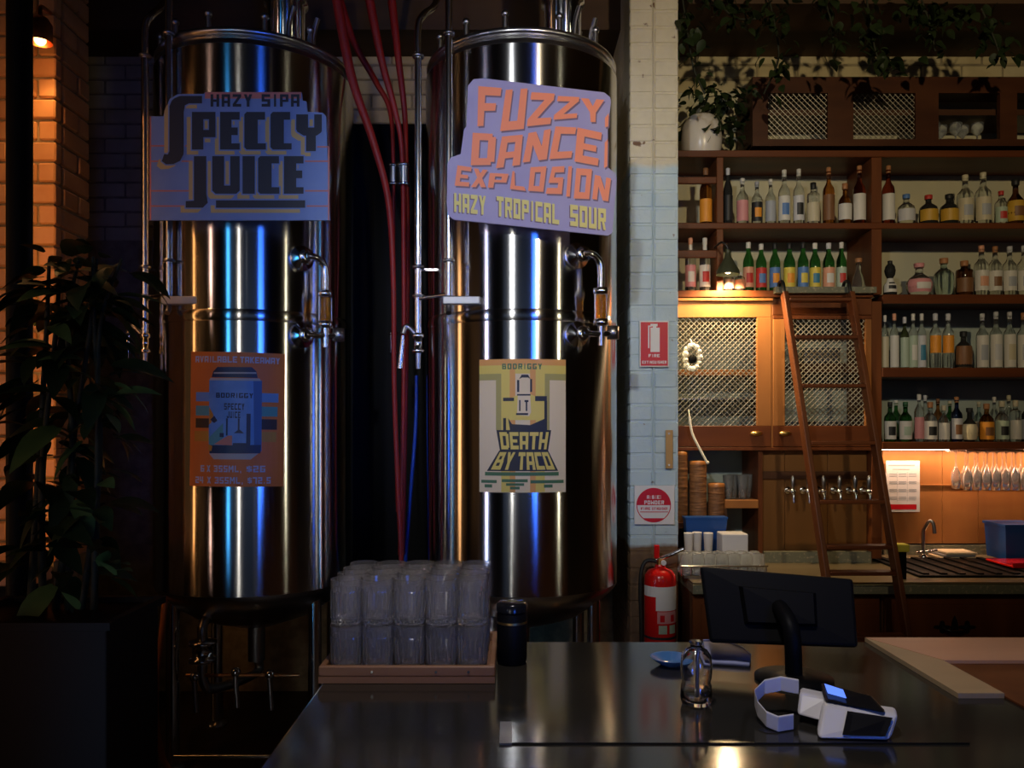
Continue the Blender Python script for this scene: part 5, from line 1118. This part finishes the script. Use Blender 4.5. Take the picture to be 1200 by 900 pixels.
MB().lathe([(.075, 0), (.075, .006), (.02, .012)], (cm.x+.005, 1.60, BZ+.001), 28).build('stand_base', 'black', mn)
# small blue dish, folded cloth, glass jar
ds = thing('blue_dish', (X(785, 1.70), 1.70, BZ), 'small shallow blue dish beside the glass jar', 'dish')
MB().lathe([(.018, .001), (.022, .002), (.042, .016), (.043, .018), (.040, .0175), (.02, .006), (.001, .005)], (X(786, 1.70), 1.70, BZ), 32, cap=False).build('bowl', 'dish_blue', ds)
clt = thing('folded_cloth', (X(850, 1.75), 1.75, BZ), 'pale blue folded napkin lying behind the glass jar', 'napkin')
c0 = [at(824, 757, 1.84), at(845, 760, 1.83), at(870, 772, 1.78), at(880, 782, 1.72), at(878, 790, 1.68), at(860, 788, 1.69), at(830, 782, 1.70)]
for p in c0: p.z = BZ+.001
top = [p+Vector((0, 0, (.008 if i > 3 else .013)+.002*(i % 2))) for i, p in enumerate(c0)]; mid = sum(top, Vector())/len(top)+Vector((0, 0, .004)); n = len(c0)
mb = MB().add(c0+top+[mid], [tuple(range(n-1, -1, -1))]+[(i, (i+1) % n, n+(i+1) % n, n+i) for i in range(n)]+[(n+i, n+(i+1) % n, 2*n) for i in range(n)], True); mb.build('fabric', 'cloth_blue', clt)
MB().tube([top[0]+Vector((0, 0, .002)), top[1]+Vector((0, 0, .003)), top[2]+Vector((0, 0, .002)), top[3]], .0015, 5).build('hem', 'cloth_blue', clt)
jx, jy = X(816, 1.46), 1.46
jr = thing('glass_jar', (jx, jy, BZ), 'clear ribbed glass bottle with a narrow waist on the bar', 'jar')
MB().lathe([(.018, .001), (.026, .003), (.0285, .012), (.0275, .034), (.025, .042), (.0275, .050), (.0285, .070), (.0265, .088), (.020, .098), (.011, .103), (.0105, .108), (.0085, .108), (.009, .101), (.018, .095), (.024, .086), (.026, .07), (.025, .052), (.0225, .042), (.025, .032), (.026, .014), (.015, .008)], (jx, jy, BZ), 28).build('glass_body', 'glass', jr)
MB().cyl((jx+.001, jy, BZ+.010), (jx+.002, jy, BZ+.112), .0035, n=10).build('straw', 'chrome_dull', jr)
MB().lathe([(.0108, .1085), (.0125, .110), (.0125, .114), (.010, .115)], (jx, jy, BZ), 20).build('rim', 'glass', jr)
# card terminal
et = thing('card_terminal', (X(985, 1.36), 1.36, BZ), 'white card payment terminal lying on the bar with dark display', 'terminal')
ez = BZ+.0035
def quadbox(P, h, nm, mt, bev=.006, p=et, z0=None, dz=(0, 0, 0, 0)):
    z_ = ez if z0 is None else z0
    A = [Vector((x, y, z_)) for x, y in P]; B = [a+Vector((0, 0, h+dz[i])) for i, a in enumerate(A)]; n = len(P)
    return mod_bevel(MB().add(A+B, [tuple(range(n-1, -1, -1)), tuple(range(n, 2*n))]+[(i, (i+1) % n, n+(i+1) % n, n+i) for i in range(n)]).build(nm, mt, p), bev, 3)
def g2(px, py, h=0.0): d = (ZC-BZ-h)*F/(py-500); return (X(px, d), d)
def wedge(Q, h0, dep, nm, mt, bev, zb=0):
    """front face given by four picture points with heights; pushed back by dep"""
    A = []
    for (px, py), h in zip(Q, h0):
        d = (ZC-ez-h)*F/(py-500); A.append(Vector((X(px, d), d, ez+h)))
    B = [a+Vector((.02*dep/.05, dep, zb)) for a in A]
    return mod_bevel(MB().add(A+B, [(0, 1, 2, 3), (7, 6, 5, 4)]+[(i, 4+i, 4+(i+1) % 4, (i+1) % 4) for i in range(4)]).build(nm, mt, et), bev, 3)
wedge([(956, 867), (1044, 869), (1054, 838), (964, 826)], (.001, .001, .036, .040), .040, 'body', 'plastic_white', .008)
wedge([(987, 861), (1037, 863), (1046, 841), (993, 833)], (.009, .009, .033, .036), -.0015, 'display', 'black_gloss', .0008)
wedge([(934, 838), (964, 846), (970, 818), (937, 811)], (.012, .012, .040, .042), .030, 'hinge_block', 'plastic_white', .005)
wedge([(966, 822), (1040, 836), (1022, 816), (960, 800)], (.043, .040, .052, .056), .035, 'paper_cover', 'black_gloss', .006, -.01)
wedge([(970, 812), (992, 818), (988, 808), (966, 801)], (.052, .050, .056, .058), -.002, 'lit_screen', 'screen_lit', .0005)
path = [(930, 853, .004), (912, 856, .004), (898, 850, .008), (888, 838, .014), (884, 824, .024), (896, 812, .034), (915, 808, .040), (936, 812, .040)]
rl = []
for px, py, h in path:
    d = (ZC-ez-h)*F/(py-500); p = Vector((X(px, d), d, ez+h))
    rl.append([p+Vector((0, 0, -.003)), p+Vector((0, 0, .022)), p+Vector((.002, .006, .022)), p+Vector((.002, .006, -.003))])
mod_bevel(MB().loft(rl, True, False).build('cradle_loop', 'plastic_white', et), .0015)
